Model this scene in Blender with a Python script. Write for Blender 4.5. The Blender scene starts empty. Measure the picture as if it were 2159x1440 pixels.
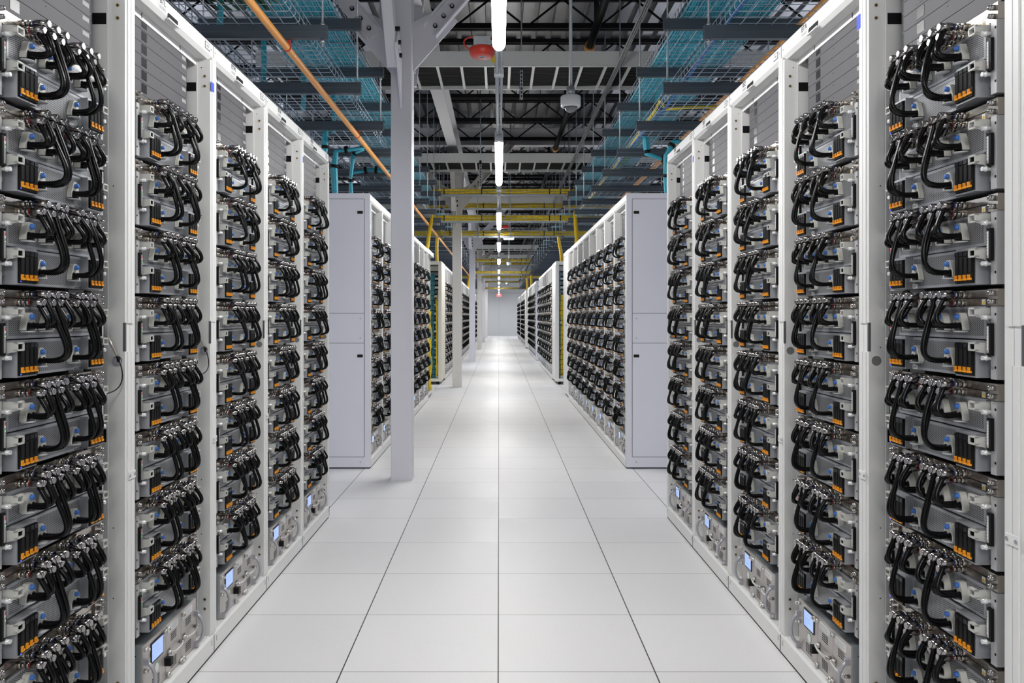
import bpy, bmesh, math, random
from mathutils import Vector, Matrix
random.seed(7)
S = bpy.context.scene
COL = S.collection

# ------------------------------------------------------------------ camera, world, lights, exposure
FPX, VPX, VPY, EYE = 1737.0, 1052.0, 667.0, 1.382
cd = bpy.data.cameras.new('camera'); cam = bpy.data.objects.new('camera', cd); COL.objects.link(cam)
cam.location = (0, 0, EYE); cam.rotation_euler = (math.pi / 2, 0, 0)
cd.sensor_width = 36.0; cd.sensor_fit = 'HORIZONTAL'; cd.lens = FPX / 2159 * 36
cd.shift_x = (1079.5 - VPX) / 2159; cd.shift_y = (VPY - 720) / 2159
cd.clip_start = 0.05; cd.clip_end = 200
S.camera = cam
S.view_settings.view_transform = 'Standard'; S.view_settings.look = 'None'
S.view_settings.exposure = 0.14; S.view_settings.gamma = 1.0; S.view_settings.use_curve_mapping = False
cy = S.cycles
cy.use_denoising = True; cy.max_bounces = 6; cy.diffuse_bounces = 4; cy.glossy_bounces = 3
cy.transmission_bounces = 3; cy.transparent_max_bounces = 4; cy.sample_clamp_indirect = 4.0
cy.caustics_reflective = False; cy.caustics_refractive = False
W = bpy.data.worlds.new('world'); S.world = W; W.use_nodes = True
W.node_tree.nodes['Background'].inputs[0].default_value = (0.9, 0.95, 1, 1)
W.node_tree.nodes['Background'].inputs[1].default_value = 0.05
LAMP_STRENGTH = 32.0
LAMP_Y = [-2.60 + 4.755 * k for k in range(13)]           # near end of each tube lamp in the middle aisle
def area(name, loc, sx, sy, power, color=(1, 1, 1), rot=(0, 0, 0)):
    l = bpy.data.lights.new(name, 'AREA'); l.shape = 'RECTANGLE'; l.size = sx; l.size_y = sy
    l.energy = power; l.color = color
    o = bpy.data.objects.new(name, l); COL.objects.link(o); o.location = loc; o.rotation_euler = rot
    return o
COOL = (0.84, 0.88, 1.0)
for sx in (-1, 1):                                          # the lamps of the neighbouring aisles
    for k in range(7):
        area('neighbour_lamp', (sx * 4.7, 1.5 + k * 9.0, 3.3), 1.2, 5.0, 150, COOL)
        area('neighbour_lamp_upward', (sx * 4.7, 1.5 + k * 9.0, 3.4), 0.6, 5.0, 55, COOL, (math.pi, 0, 0))
area('behind_lamp', (0, -2.6, 3.4), 2.2, 2.0, 60, (1, 0.98, 0.95), (math.radians(25), 0, 0))

for y in LAMP_Y:                                            # the light each tube lamp throws down through its lens
    area('tube_lamp_light', (0, y + 1.22, 2.845), 0.07, 2.3, 32, (1, 0.99, 0.975))

# ------------------------------------------------------------------ materials
MATS = {}
def mat(name, col, rough=0.5, metal=0.0, emit=None, estr=0.0, noise=0.0, nscale=30.0, coat=0.0, bump=0.0, spec=None):
    m = bpy.data.materials.new(name); m.use_nodes = True; nt = m.node_tree; b = nt.nodes['Principled BSDF']
    b.inputs['Base Color'].default_value = (*col, 1); b.inputs['Roughness'].default_value = rough
    b.inputs['Metallic'].default_value = metal
    if spec is not None: b.inputs['Specular IOR Level'].default_value = spec
    if coat: b.inputs['Coat Weight'].default_value = coat
    if emit:
        b.inputs['Emission Color'].default_value = (*emit, 1); b.inputs['Emission Strength'].default_value = estr
    if noise or bump:
        tc = nt.nodes.new('ShaderNodeTexCoord'); n = nt.nodes.new('ShaderNodeTexNoise')
        n.inputs['Scale'].default_value = nscale; n.inputs['Detail'].default_value = 3
        nt.links.new(tc.outputs['Object'], n.inputs['Vector'])
        if noise:
            mx = nt.nodes.new('ShaderNodeMix'); mx.data_type = 'RGBA'
            mx.inputs[6].default_value = (*[c * (1 - noise) for c in col], 1)
            mx.inputs[7].default_value = (*[min(1, c * (1 + noise)) for c in col], 1)
            nt.links.new(n.outputs[0], mx.inputs[0]); nt.links.new(mx.outputs[2], b.inputs['Base Color'])
        if bump:
            bp = nt.nodes.new('ShaderNodeBump'); bp.inputs['Strength'].default_value = bump; bp.inputs['Distance'].default_value = 0.002
            nt.links.new(n.outputs[0], bp.inputs['Height']); nt.links.new(bp.outputs[0], b.inputs['Normal'])
    MATS[name] = m
    return m
mat('white', (0.80, 0.80, 0.79), 0.42, noise=0.015, nscale=6)
mat('cream', (0.74, 0.71, 0.62), 0.5, noise=0.02, nscale=6)  # warmer lamp tint put into the cabinet colour
mat('panel_cool_lit', (0.74, 0.74, 0.80), 0.4, noise=0.015, nscale=5)  # white end panels, bluish cast of the cooler lamps mixed into the colour
mat('column_cool_lit', (0.72, 0.71, 0.77), 0.38, noise=0.02, nscale=8)  # column white with the cool lamp tint painted in
mat('column_warm_lit', (0.72, 0.70, 0.66), 0.45, noise=0.02, nscale=8)  # same columns with a warm lamp tint painted in
mat('steel_white', (0.70, 0.69, 0.70), 0.45, noise=0.03, nscale=8)
mat('dark', (0.006, 0.006, 0.007), 0.6, noise=0.1, spec=0.2)
mat('black', (0.006, 0.006, 0.0065), 0.5, noise=0.15, spec=0.2)
mat('gasket', (0.03, 0.03, 0.033), 0.8, noise=0.2)
mat('slot', (0.09, 0.09, 0.10), 0.6, noise=0.1)
mat('grey_hole', (0.20, 0.20, 0.20), 0.6, noise=0.05)
mat('brass', (0.55, 0.40, 0.18), 0.35, 0.9, noise=0.1)
mat('blank_grey', (0.100, 0.098, 0.106), 0.5, 0.0, noise=0.03, nscale=4, spec=0.25)
mat('window_dark', (0.012, 0.012, 0.016), 0.25, noise=0.1, spec=0.35)
mat('sticker_grey', (0.33, 0.33, 0.34), 0.5, noise=0.1, nscale=200)
mat('case_grey', (0.46, 0.47, 0.50), 0.38, 0.55, noise=0.05, nscale=12)
mat('ear_grey', (0.50, 0.50, 0.51), 0.42, 0.25, noise=0.03, nscale=20)
mat('lever_white', (0.56, 0.56, 0.53), 0.4, 0.0, noise=0.03, nscale=30)
mat('screw_white', (0.82, 0.82, 0.82), 0.25, 0.3, noise=0.03)
mat('orange', (0.92, 0.36, 0.008), 0.4, noise=0.12, nscale=300)
mat('orange_deep', (0.62, 0.17, 0.01), 0.5, noise=0.1, nscale=300)
mat('off_white', (0.72, 0.71, 0.65), 0.4, noise=0.03, nscale=40)
mat('clear_flange', (0.75, 0.76, 0.78), 0.2, noise=0.03)
mat('blue_button', (0.06, 0.20, 0.62), 0.35, noise=0.08, nscale=200)
mat('chrome', (0.37, 0.355, 0.35), 0.13, 1.0, noise=0.05, nscale=60)
mat('knob_steel', (0.66, 0.65, 0.63), 0.32, 0.6, noise=0.05, nscale=60)
mat('steel', (0.52, 0.48, 0.43), 0.24, 0.95, noise=0.18, nscale=14)
mat('red_ring', (0.30, 0.015, 0.015), 0.35, noise=0.1)
mat('blue_ring', (0.012, 0.018, 0.13), 0.35, noise=0.1)
mat('hose', (0.003, 0.003, 0.0033), 0.26, noise=0.2, nscale=80, spec=0.22)
mat('label_white', (0.80, 0.80, 0.80), 0.5, noise=0.05, nscale=400)
mat('red_mark', (0.7, 0.06, 0.05), 0.4, noise=0.05)
mat('green_led', (0.1, 0.8, 0.1), 0.4, emit=(0.2, 1, 0.1), estr=1.0)
mat('blue_led', (0.05, 0.1, 0.9), 0.4, emit=(0.05, 0.1, 1), estr=2.0)
mat('red_led', (0.9, 0.1, 0.1), 0.4, emit=(1, 0.05, 0.05), estr=1.5)
mat('cdu_plate', (0.53, 0.50, 0.48), 0.4, 0.5, noise=0.04, nscale=10)
mat('cdu_body', (0.38, 0.42, 0.44), 0.45, 0.5, noise=0.04, nscale=10)
mat('handle_grey', (0.42, 0.42, 0.46), 0.35, 0.3, noise=0.04)
mat('badge_green', (0.10, 0.30, 0.14), 0.4, noise=0.05)
mat('blue_tape', (0.04, 0.09, 0.72), 0.6, noise=0.05)
mat('strut', (0.075, 0.092, 0.115), 0.42, 0.35, noise=0.12, nscale=9)
mat('galv', (0.42, 0.45, 0.48), 0.4, 0.75, noise=0.12, nscale=30)
mat('wire', (0.40, 0.47, 0.55), 0.38, 0.6, noise=0.08)
mat('teal', (0.040, 0.38, 0.50), 0.45, noise=0.25, nscale=14)
mat('teal_dark', (0.03, 0.19, 0.22), 0.5, noise=0.2, nscale=30)
mat('green_cable', (0.01, 0.09, 0.05), 0.5, noise=0.3, nscale=60)
mat('blue_cable', (0.02, 0.14, 0.42), 0.45, noise=0.15)
mat('yellow', (0.78, 0.52, 0.02), 0.42, noise=0.1, nscale=30)
mat('yellow_cable', (0.78, 0.58, 0.015), 0.5, noise=0.2, nscale=60)
mat('orange_pipe', (0.92, 0.40, 0.09), 0.4, noise=0.06, nscale=10)
mat('red', (0.66, 0.05, 0.03), 0.35, noise=0.05)
mat('joist', (0.008, 0.008, 0.009), 0.6, noise=0.2, spec=0.15)
mat('deck', (0.42, 0.42, 0.43), 0.3, 0.9, noise=0.25, nscale=2.5)
mat('rail_dark', (0.035, 0.036, 0.038), 0.5, 0.3, noise=0.1)
mat('rail_grey', (0.5, 0.51, 0.52), 0.38, 0.35, noise=0.1, nscale=20)
mat('tray_white', (0.66, 0.67, 0.65), 0.4, 0.3, noise=0.05)
mat('cable_grey', (0.013, 0.0125, 0.013), 0.7, noise=0.4, nscale=40, spec=0.15)
mat('cam_white', (0.72, 0.72, 0.73), 0.35, noise=0.02)
mat('wall_paint', (0.54, 0.55, 0.55), 0.6, noise=0.02, nscale=3)
mat('lamp', (1, 1, 1), 0.4, emit=(1.0, 0.99, 0.97), estr=LAMP_STRENGTH)
mat('screen', (0.2, 0.3, 0.5), 0.2, emit=(0.42, 0.58, 1.0), estr=0.62)
mat('screen_line', (0.2, 0.3, 0.5), 0.2, emit=(0.25, 0.4, 0.8), estr=0.6)
mat('exit_red', (0.7, 0.05, 0.05), 0.4, emit=(1, 0.10, 0.09), estr=1.3)
mat('exit_face', (0.75, 0.30, 0.30), 0.4, emit=(1, 0.35, 0.33), estr=0.6)
mat('ink', (0.02, 0.02, 0.02), 0.6, noise=0.1)
mat('antenna_silver', (0.65, 0.62, 0.56), 0.3, 0.7, noise=0.05)
g = mat('glass_dome', (0.75, 0.75, 0.80), 0.04)
g.node_tree.nodes['Principled BSDF'].inputs['Transmission Weight'].default_value = 0.75

def perforated():
    m = mat('perforated', (0.44, 0.45, 0.47), 0.4, 0.5); nt = m.node_tree; b = nt.nodes['Principled BSDF']
    N = nt.nodes.new; L = nt.links.new
    tc = N('ShaderNodeTexCoord'); sp = N('ShaderNodeSeparateXYZ'); L(tc.outputs['Object'], sp.inputs[0])
    def M(op, a, b_=None):
        n = N('ShaderNodeMath'); n.operation = op
        for i, x in enumerate((a, b_)):
            if x is None: continue
            if isinstance(x, (int, float)): n.inputs[i].default_value = x
            else: L(x, n.inputs[i])
        return n.outputs[0]
    PU, PV = 0.0088, 0.0051
    u = M('DIVIDE', sp.outputs[0], PU); v = M('DIVIDE', sp.outputs[2], PV)
    def lat(off):
        a = M('MULTIPLY', M('SUBTRACT', M('FRACT', M('ADD', u, off + 100.0)), 0.5), PU); c = M('MULTIPLY', M('SUBTRACT', M('FRACT', M('ADD', v, off + 100.0)), 0.5), PV)
        return M('SQRT', M('ADD', M('MULTIPLY', a, a), M('MULTIPLY', c, c)))
    d = M('MINIMUM', lat(0.0), lat(0.5))
    h = M('LESS_THAN', d, 0.00185)
    mx = N('ShaderNodeMix'); mx.data_type = 'RGBA'; L(h, mx.inputs[0])
    mx.inputs[6].default_value = (0.44, 0.45, 0.47, 1); mx.inputs[7].default_value = (0.006, 0.006, 0.007, 1)
    L(mx.outputs[2], b.inputs['Base Color'])
    L(M('MULTIPLY', M('SUBTRACT', 1.0, h), 0.5), b.inputs['Metallic'])
perforated()

def floor_material():
    m = mat('floor_tile', (0.78, 0.78, 0.77), 0.3, spec=0.4); nt = m.node_tree; b = nt.nodes['Principled BSDF']
    N = nt.nodes.new; L = nt.links.new
    tc = N('ShaderNodeTexCoord'); sp = N('ShaderNodeSeparateXYZ'); L(tc.outputs['Object'], sp.inputs[0])
    def M(op, *a):
        n = N('ShaderNodeMath'); n.operation = op
        for i, x in enumerate(a):
            if isinstance(x, (int, float)): n.inputs[i].default_value = x
            else: L(x, n.inputs[i])
        return n.outputs[0]
    T = 0.6096
    def edge(o, off):
        f = M('FRACT', M('ADD', M('DIVIDE', M('SUBTRACT', o, off), T), 100.0))
        return M('MULTIPLY', M('MINIMUM', f, M('SUBTRACT', 1.0, f)), T), M('FLOOR', M('ADD', M('DIVIDE', M('SUBTRACT', o, off), T), 100.0))
    ex, ix = edge(sp.outputs[0], -0.003); ey, iy = edge(sp.outputs[1], 3.204)
    line = M('MAXIMUM', M('LESS_THAN', ex, 0.0026), M('LESS_THAN', ey, 0.0013))
    sp1 = N('ShaderNodeTexNoise'); sp1.inputs['Scale'].default_value = 330; sp1.inputs['Detail'].default_value = 2
    L(tc.outputs['Object'], sp1.inputs['Vector'])
    cr = N('ShaderNodeValToRGB'); cr.color_ramp.elements[0].position = 0.28; cr.color_ramp.elements[0].color = (0.63, 0.62, 0.625, 1)
    cr.color_ramp.elements[1].position = 0.46; cr.color_ramp.elements[1].color = (0.775, 0.77, 0.78, 1)
    L(sp1.outputs[0], cr.inputs[0])
    wn = N('ShaderNodeTexWhiteNoise'); wn.noise_dimensions = '2D'
    cb = N('ShaderNodeCombineXYZ'); L(ix, cb.inputs[0]); L(iy, cb.inputs[1]); L(cb.outputs[0], wn.inputs['Vector'])
    tv = M('ADD', M('MULTIPLY', wn.outputs['Value'], 0.045), 0.965)
    hs = N('ShaderNodeHueSaturation'); L(cr.outputs[0], hs.inputs['Color']); L(tv, hs.inputs['Value'])
    mx = N('ShaderNodeMix'); mx.data_type = 'RGBA'; L(line, mx.inputs[0]); L(hs.outputs[0], mx.inputs[6])
    mx.inputs[7].default_value = (0.035, 0.033, 0.03, 1); L(mx.outputs[2], b.inputs['Base Color'])
    n2 = N('ShaderNodeTexNoise'); n2.inputs['Scale'].default_value = 7; L(tc.outputs['Object'], n2.inputs['Vector'])
    L(M('ADD', M('MULTIPLY', n2.outputs[0], 0.14), M('ADD', M('MULTIPLY', wn.outputs['Value'], 0.08), 0.34)), b.inputs['Roughness'])
    bp = N('ShaderNodeBump'); bp.inputs['Strength'].default_value = 0.12; bp.inputs['Distance'].default_value = 0.002
    L(sp1.outputs[0], bp.inputs['Height']); L(bp.outputs[0], b.inputs['Normal'])
floor_material()

# ------------------------------------------------------------------ mesh building
class MB:
    def __init__(s): s.v = []; s.f = []; s.m = []; s.sm = []; s.mats = []
    def mi(s, m):
        if m not in s.mats: s.mats.append(m)
        return s.mats.index(m)
    def add(s, vs, fs, m, smooth=False):
        b = len(s.v); s.v += [tuple(v) for v in vs]; k = s.mi(m)
        for f in fs: s.f.append(tuple(b + i for i in f)); s.m.append(k); s.sm.append(smooth)
    def box(s, x0, x1, y0, y1, z0, z1, m):
        s.add([(x, y, z) for x in (x0, x1) for y in (y0, y1) for z in (z0, z1)],
              [(0, 1, 3, 2), (4, 6, 7, 5), (0, 4, 5, 1), (2, 3, 7, 6), (0, 2, 6, 4), (1, 5, 7, 3)], m)
    def obox(s, c, ax, ay, az, m):                          # oriented box: centre and three half-axis vectors
        c, ax, ay, az = Vector(c), Vector(ax), Vector(ay), Vector(az)
        s.add([c + i * ax + j * ay + k * az for i in (-1, 1) for j in (-1, 1) for k in (-1, 1)],
              [(0, 1, 3, 2), (4, 6, 7, 5), (0, 4, 5, 1), (2, 3, 7, 6), (0, 2, 6, 4), (1, 5, 7, 3)], m)
    def tube(s, pts, r, m, n=8, cap=True, smooth=True, phase=0.0):
        pts = [Vector(p) for p in pts]; rs = r if isinstance(r, (list, tuple)) else [r] * len(pts)
        t0 = (pts[1] - pts[0]).normalized()
        up = Vector((0, 0, 1)) if abs(t0.z) < 0.9 else Vector((1, 0, 0))
        nrm = t0.cross(up).normalized(); vs = []; last = t0
        for i, p in enumerate(pts):
            a = pts[max(i - 1, 0)]; b = pts[min(i + 1, len(pts) - 1)]
            t = (b - a)
            t = t.normalized() if t.length > 1e-9 else last
            nrm = (nrm - t * nrm.dot(t)); nrm = nrm.normalized() if nrm.length > 1e-9 else t.orthogonal().normalized()
            bn = t.cross(nrm); last = t
            for k in range(n):
                a_ = 2 * math.pi * k / n + phase
                vs.append(p + (nrm * math.cos(a_) + bn * math.sin(a_)) * rs[i])
        fs = [(i * n + k, i * n + (k + 1) % n, (i + 1) * n + (k + 1) % n, (i + 1) * n + k) for i in range(len(pts) - 1) for k in range(n)]
        s.add(vs, fs, m, smooth)
        if cap:
            b = len(s.v) - len(vs); k = s.mi(m)
            s.f.append(tuple(b + i for i in reversed(range(n)))); s.m.append(k); s.sm.append(False)
            s.f.append(tuple(b + (len(pts) - 1) * n + i for i in range(n))); s.m.append(k); s.sm.append(False)
    def cyl(s, p0, p1, r, m, n=12, r1=None, smooth=True, phase=0.0):
        s.tube([p0, p1], [r, r if r1 is None else r1], m, n, True, smooth, phase)
    def prism(s, poly, axis, a0, a1, m):
        n = len(poly)
        def P(p, a): return {'x': (a, p[0], p[1]), 'y': (p[0], a, p[1]), 'z': (p[0], p[1], a)}[axis]
        s.add([P(p, a0) for p in poly] + [P(p, a1) for p in poly],
              [tuple(range(n)), tuple(reversed(range(n, 2 * n)))] + [(i, n + i, n + (i + 1) % n, (i + 1) % n) for i in range(n)], m)
    def lathe(s, prof, c, m, n=24, smooth=True):             # profile of (r, z) about a vertical axis
        vs = [(c[0] + r * math.cos(2 * math.pi * k / n), c[1] + r * math.sin(2 * math.pi * k / n), c[2] + z) for r, z in prof for k in range(n)]
        s.add(vs, [(i * n + k, i * n + (k + 1) % n, (i + 1) * n + (k + 1) % n, (i + 1) * n + k) for i in range(len(prof) - 1) for k in range(n)], m, smooth)
    def sphere(s, c, r, m, nu=10, nv=6, sc=(1, 1, 1)):
        vs = [(c[0] + sc[0] * r * math.sin(math.pi * j / nv) * math.cos(2 * math.pi * i / nu), c[1] + sc[1] * r * math.sin(math.pi * j / nv) * math.sin(2 * math.pi * i / nu),
               c[2] + sc[2] * r * math.cos(math.pi * j / nv)) for j in range(nv + 1) for i in range(nu)]
        s.add(vs, [(j * nu + i, j * nu + (i + 1) % nu, (j + 1) * nu + (i + 1) % nu, (j + 1) * nu + i) for j in range(nv) for i in range(nu)], m, True)
    def mesh(s, name):
        me = bpy.data.meshes.new(name); me.from_pydata(s.v, [], s.f)
        for m in s.mats: me.materials.append(MATS[m])
        me.polygons.foreach_set('material_index', s.m); me.polygons.foreach_set('use_smooth', s.sm)
        bm = bmesh.new(); bm.from_mesh(me)
        bmesh.ops.recalc_face_normals(bm, faces=bm.faces); bm.to_mesh(me); bm.free()
        me.update(); return me
    def build(s, name, parent=None, loc=(0, 0, 0), rz=0.0, label=None):
        o = bpy.data.objects.new(name, s.mesh(name)); COL.objects.link(o); o.location = loc; o.rotation_euler = (0, 0, rz)
        if parent: o.parent = parent
        if label: o['label'] = label
        return o
def tag(o, label, cat, group=None, kind=None):
    o['label'] = label; o['category'] = cat
    if group: o['group'] = group
    if kind: o['kind'] = kind
    return o
def struct(o): o['kind'] = 'structure'; return o
def empty(name, loc=(0, 0, 0), rz=0.0):
    o = bpy.data.objects.new(name, None); COL.objects.link(o); o.location = loc; o.rotation_euler = (0, 0, rz); o.empty_display_size = 0.1
    return o
KIDS = {}
def snapshot(o): return (o, [snapshot(c) for c in o.children])
def copy_snap(sn, parent=None):
    c = sn[0].copy(); COL.objects.link(c)
    if parent: c.parent = parent
    for k in sn[1]: copy_snap(k, c)
    return c
def bez(p0, c1, c2, p3, n):
    p0, c1, c2, p3 = map(Vector, (p0, c1, c2, p3)); out = []
    for i in range(n + 1):
        t = i / n; u = 1 - t
        out.append(p0 * u ** 3 + c1 * 3 * u * u * t + c2 * 3 * u * t * t + p3 * t ** 3)
    return out
def resample(pts, step):
    L = [0.0]
    for a, b in zip(pts, pts[1:]): L.append(L[-1] + (b - a).length)
    n = max(2, int(L[-1] / step)); out = []; j = 0
    for i in range(n + 1):
        d = L[-1] * i / n
        while j < len(L) - 2 and L[j + 1] < d: j += 1
        t = (d - L[j]) / max(1e-9, L[j + 1] - L[j]); out.append(pts[j].lerp(pts[j + 1], min(1, t)))
    return out
ONES = 'first second third fourth fifth sixth seventh eighth ninth tenth eleventh twelfth thirteenth fourteenth fifteenth sixteenth seventeenth eighteenth nineteenth'.split()
def ordinal(i):                                            # 0 -> first
    i += 1
    if i < 20: return ONES[i - 1]
    tens = ['', '', 'twent', 'thirt', 'fort', 'fift'][i // 10]
    return tens + 'ieth' if i % 10 == 0 else tens + 'y-' + ONES[i % 10 - 1]
def text(name, body, size, m, parent, loc, rot, align='CENTER'):
    c = bpy.data.curves.new(name, 'FONT'); c.body = body; c.size = size; c.align_x = align; c.align_y = 'CENTER'; c.extrude = 0.0006
    t = bpy.data.objects.new(name, c); COL.objects.link(t); bpy.context.view_layer.update()
    me = bpy.data.meshes.new_from_object(t.evaluated_get(bpy.context.evaluated_depsgraph_get())); bpy.data.objects.remove(t); me.materials.clear(); me.materials.append(MATS[m])
    o = bpy.data.objects.new(name, me); COL.objects.link(o); o.location = loc; o.rotation_euler = rot
    if parent: o.parent = parent
    return o

# ------------------------------------------------------------------ the room
XL, XR, Y0, YW, ZC = -7.5, 7.5, -4.0, 58.5, 5.13
b = MB(); b.box(XL, XR, Y0, YW, -0.05, 0.0, 'floor_tile'); struct(b.build('floor'))
b = MB(); b.box(XL, XR, YW, YW + 0.1, 0, 3.03, 'wall_paint'); b.box(XL, XR, YW + 0.005, YW + 0.1, 3.045, 5.6, 'wall_paint')
b.box(XL, XR, YW + 0.01, YW + 0.1, 3.03, 3.045, 'slot')
for x in (-1.62, 0.0, 2.2): b.box(x - 0.008, x + 0.008, YW - 0.002, YW, 0.1, 3.03, 'sticker_grey')
struct(b.build('wall_back'))
for nm, x0, x1 in (('wall_left', XL - 0.1, XL), ('wall_right', XR, XR + 0.1)):
    b = MB(); b.box(x0, x1, Y0, YW, 0, 5.6, 'wall_paint'); struct(b.build(nm))
b = MB(); b.box(XL, XR, Y0 - 0.1, Y0, 0, 5.6, 'wall_paint'); struct(b.build('wall_front'))
b = MB(); P = 0.20; n = int((XR - XL) / P); vs = []; 
for i in range(n):
    x = XL + i * P
    for dx, dz in ((0, 0), (0.130, 0), (0.134, 0.10), (0.196, 0.10)): vs.append((x + dx, ZC + dz))
vs.append((XR, ZC))
b.add([(x, y, z) for y in (Y0, YW + 0.1) for x, z in vs], [(i, i + 1, len(vs) + i + 1, len(vs) + i) for i in range(len(vs) - 1)], 'deck')
b.box(XL, XR, Y0, YW, ZC + 0.3, ZC + 0.35, 'deck')
struct(b.build('ceiling'))
# open-web joists under the deck
jy = [y for y in [2.0 + 1.524 * k for k in range(37)]]
jm = None
for i, y in enumerate(jy):
    if jm is None:
        b = MB()
        for dy in (-0.035, 0.035):
            b.box(-6.5, 6.5, dy - 0.02, dy + 0.02, 4.73, 4.79, 'joist'); b.box(-6.5, 6.5, dy - 0.02, dy + 0.02, 5.07, 5.12, 'joist')
        x = -6.4; up = False
        while x < 6.3:
            b.cyl((x, 0, 5.09 if up else 4.76), (x + 0.42, 0, 4.76 if up else 5.09), 0.013, 'joist', 6); x += 0.42; up = not up
        jm = b.build('steel_joist', loc=(0, y, 0)); o = jm
    else:
        o = jm.copy(); COL.objects.link(o); o.location = (0, y, 0)
    tag(o, f'black open-web steel joist under the roof deck, {ordinal(i)} from the camera', 'joist', 'steel roof joists')

# ------------------------------------------------------------------ columns, girders
def brace_mb(zb, m, flange, mx=1):
    """a knee brace in the local XZ plane, rising towards +X from a column at the origin"""
    gz = zb
    gus = MB(); gus.prism([(0.088, gz), (0.47, gz + 0.43), (0.36, gz + 0.56), (0.088, gz + 0.42)], 'y', -0.008, 0.008, m)
    br = MB(); d = Vector((0.65, 0, 0.76)); up = Vector((-0.76, 0, 0.65))
    a = Vector((0.235, -0.016, gz + 0.33)); e = a + d * 1.28; c = (a + e) / 2
    br.obox(c, d * 0.64, Vector((0, 0.008, 0)), up * 0.075, m)
    br.obox(c - up * 0.07 + Vector((0, -flange / 2, 0)), d * 0.64, Vector((0, flange / 2, 0)), up * 0.006, m)
    br.obox(c + up * 0.07 + Vector((0, -flange / 2, 0)), d * 0.64, Vector((0, flange / 2, 0)), up * 0.006, m)
    bolts = MB()
    for k in range(3):
        p = a + d * (0.07 + 0.11 * k)
        bolts.cyl(p + Vector((0, 0.045, 0)), p + Vector((0, -0.026, 0)), 0.020, 'black', 6); bolts.cyl(p, p + Vector((0, -0.036, 0)), 0.011, 'galv', 8)
    for q in (gus, br, bolts): q.v = [(mx * v[0], v[1], v[2]) for v in q.v]
    return gus, br, bolts
col_y = [7.01 + 9.144 * k for k in range(6)]
for i, y in enumerate(col_y):
    m = 'column_warm_lit' if i % 2 else 'column_cool_lit'  # alternating light tints along the line, carried by the column colour
    root = empty('steel_column', (-0.8205, y, 0))
    lab = ('lavender-tinted white square steel column standing in the aisle, nearest the camera' if i == 0 else
           f'{"beige-tinted white" if i % 2 else "lavender-tinted white"} square steel column, {ordinal(i)} in line from the camera')
    tag(root, lab, 'column', 'steel columns along the aisle')
    b = MB(); h = 0.0895; r = 0.012
    prof = [(sx * h - sx * r * (1 - math.cos(t)), sy * h - sy * r * (1 - math.sin(t))) for sx, sy, ts in
            ((1, 1, (0, .25, .5)), (-1, 1, (.5, .25, 0)), (-1, -1, (0, .25, .5)), (1, -1, (.5, .25, 0))) for t in [q * math.pi for q in ts]]
    b.prism(prof, 'z', 0, 4.36, m); b.build('post', root)
    b = MB(); b.box(-0.0925, 0.0925, -0.0925, 0.0925, 0, 0.012, m); b.build('base_plate', root)
    b = MB(); b.box(-0.15, 0.15, -0.15, 0.15, 4.335, 4.358, m); b.build('cap_plate', root)
    for mx, rz, zb in ((1, 0, 3.46), (-1, 0, 3.44), (1, -math.pi / 2, 3.13), (1, math.pi / 2, 3.13)):
        gus, br, bolts = brace_mb(zb, m, 0.075, mx)
        g_ = gus.build('gusset_plate', root, rz=rz)
        k_ = br.build('knee_brace', root, rz=rz); bolts.build('bolts', k_)
def ibeam(b, a0, a1, c, z0, z1, w, along, m):
    for (u0, u1, q0, q1) in ((c - w / 2, c + w / 2, z0, z0 + 0.016), (c - w / 2, c + w / 2, z1 - 0.016, z1), (c - 0.006, c + 0.006, z0 + 0.016, z1 - 0.016)):
        if along == 'y': b.box(u0, u1, a0, a1, q0, q1, m)
        else: b.box(a0, a1, u0, u1, q0, q1, m)
b = MB(); ibeam(b, Y0, YW, -0.8205, 4.36, 4.72, 0.17, 'y', 'steel_white')
root = b.build('steel_girder'); tag(root, 'long white I-beam running over the column tops along the aisle', 'beam')
for k, y in enumerate([7.01 + 9.144 * i + 4.3 for i in range(5)]):
    b2 = MB()
    for q in range(4): b2.box(-0.82, -0.79, y - 0.4 + q * 0.25, y - 0.36 + q * 0.25, 4.5, 4.54, 'black')
    b2.build('bolt_row', root)
for i, y in enumerate(col_y[1:]):
    b = MB(); ibeam(b, -6.5, 6.5, y, 4.722, 5.06, 0.16, 'x', 'steel_white')
    tag(b.build('cross_beam'), f'white cross beam spanning above the {ordinal(i + 1)} column of the line', 'beam', 'white cross beams')

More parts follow.
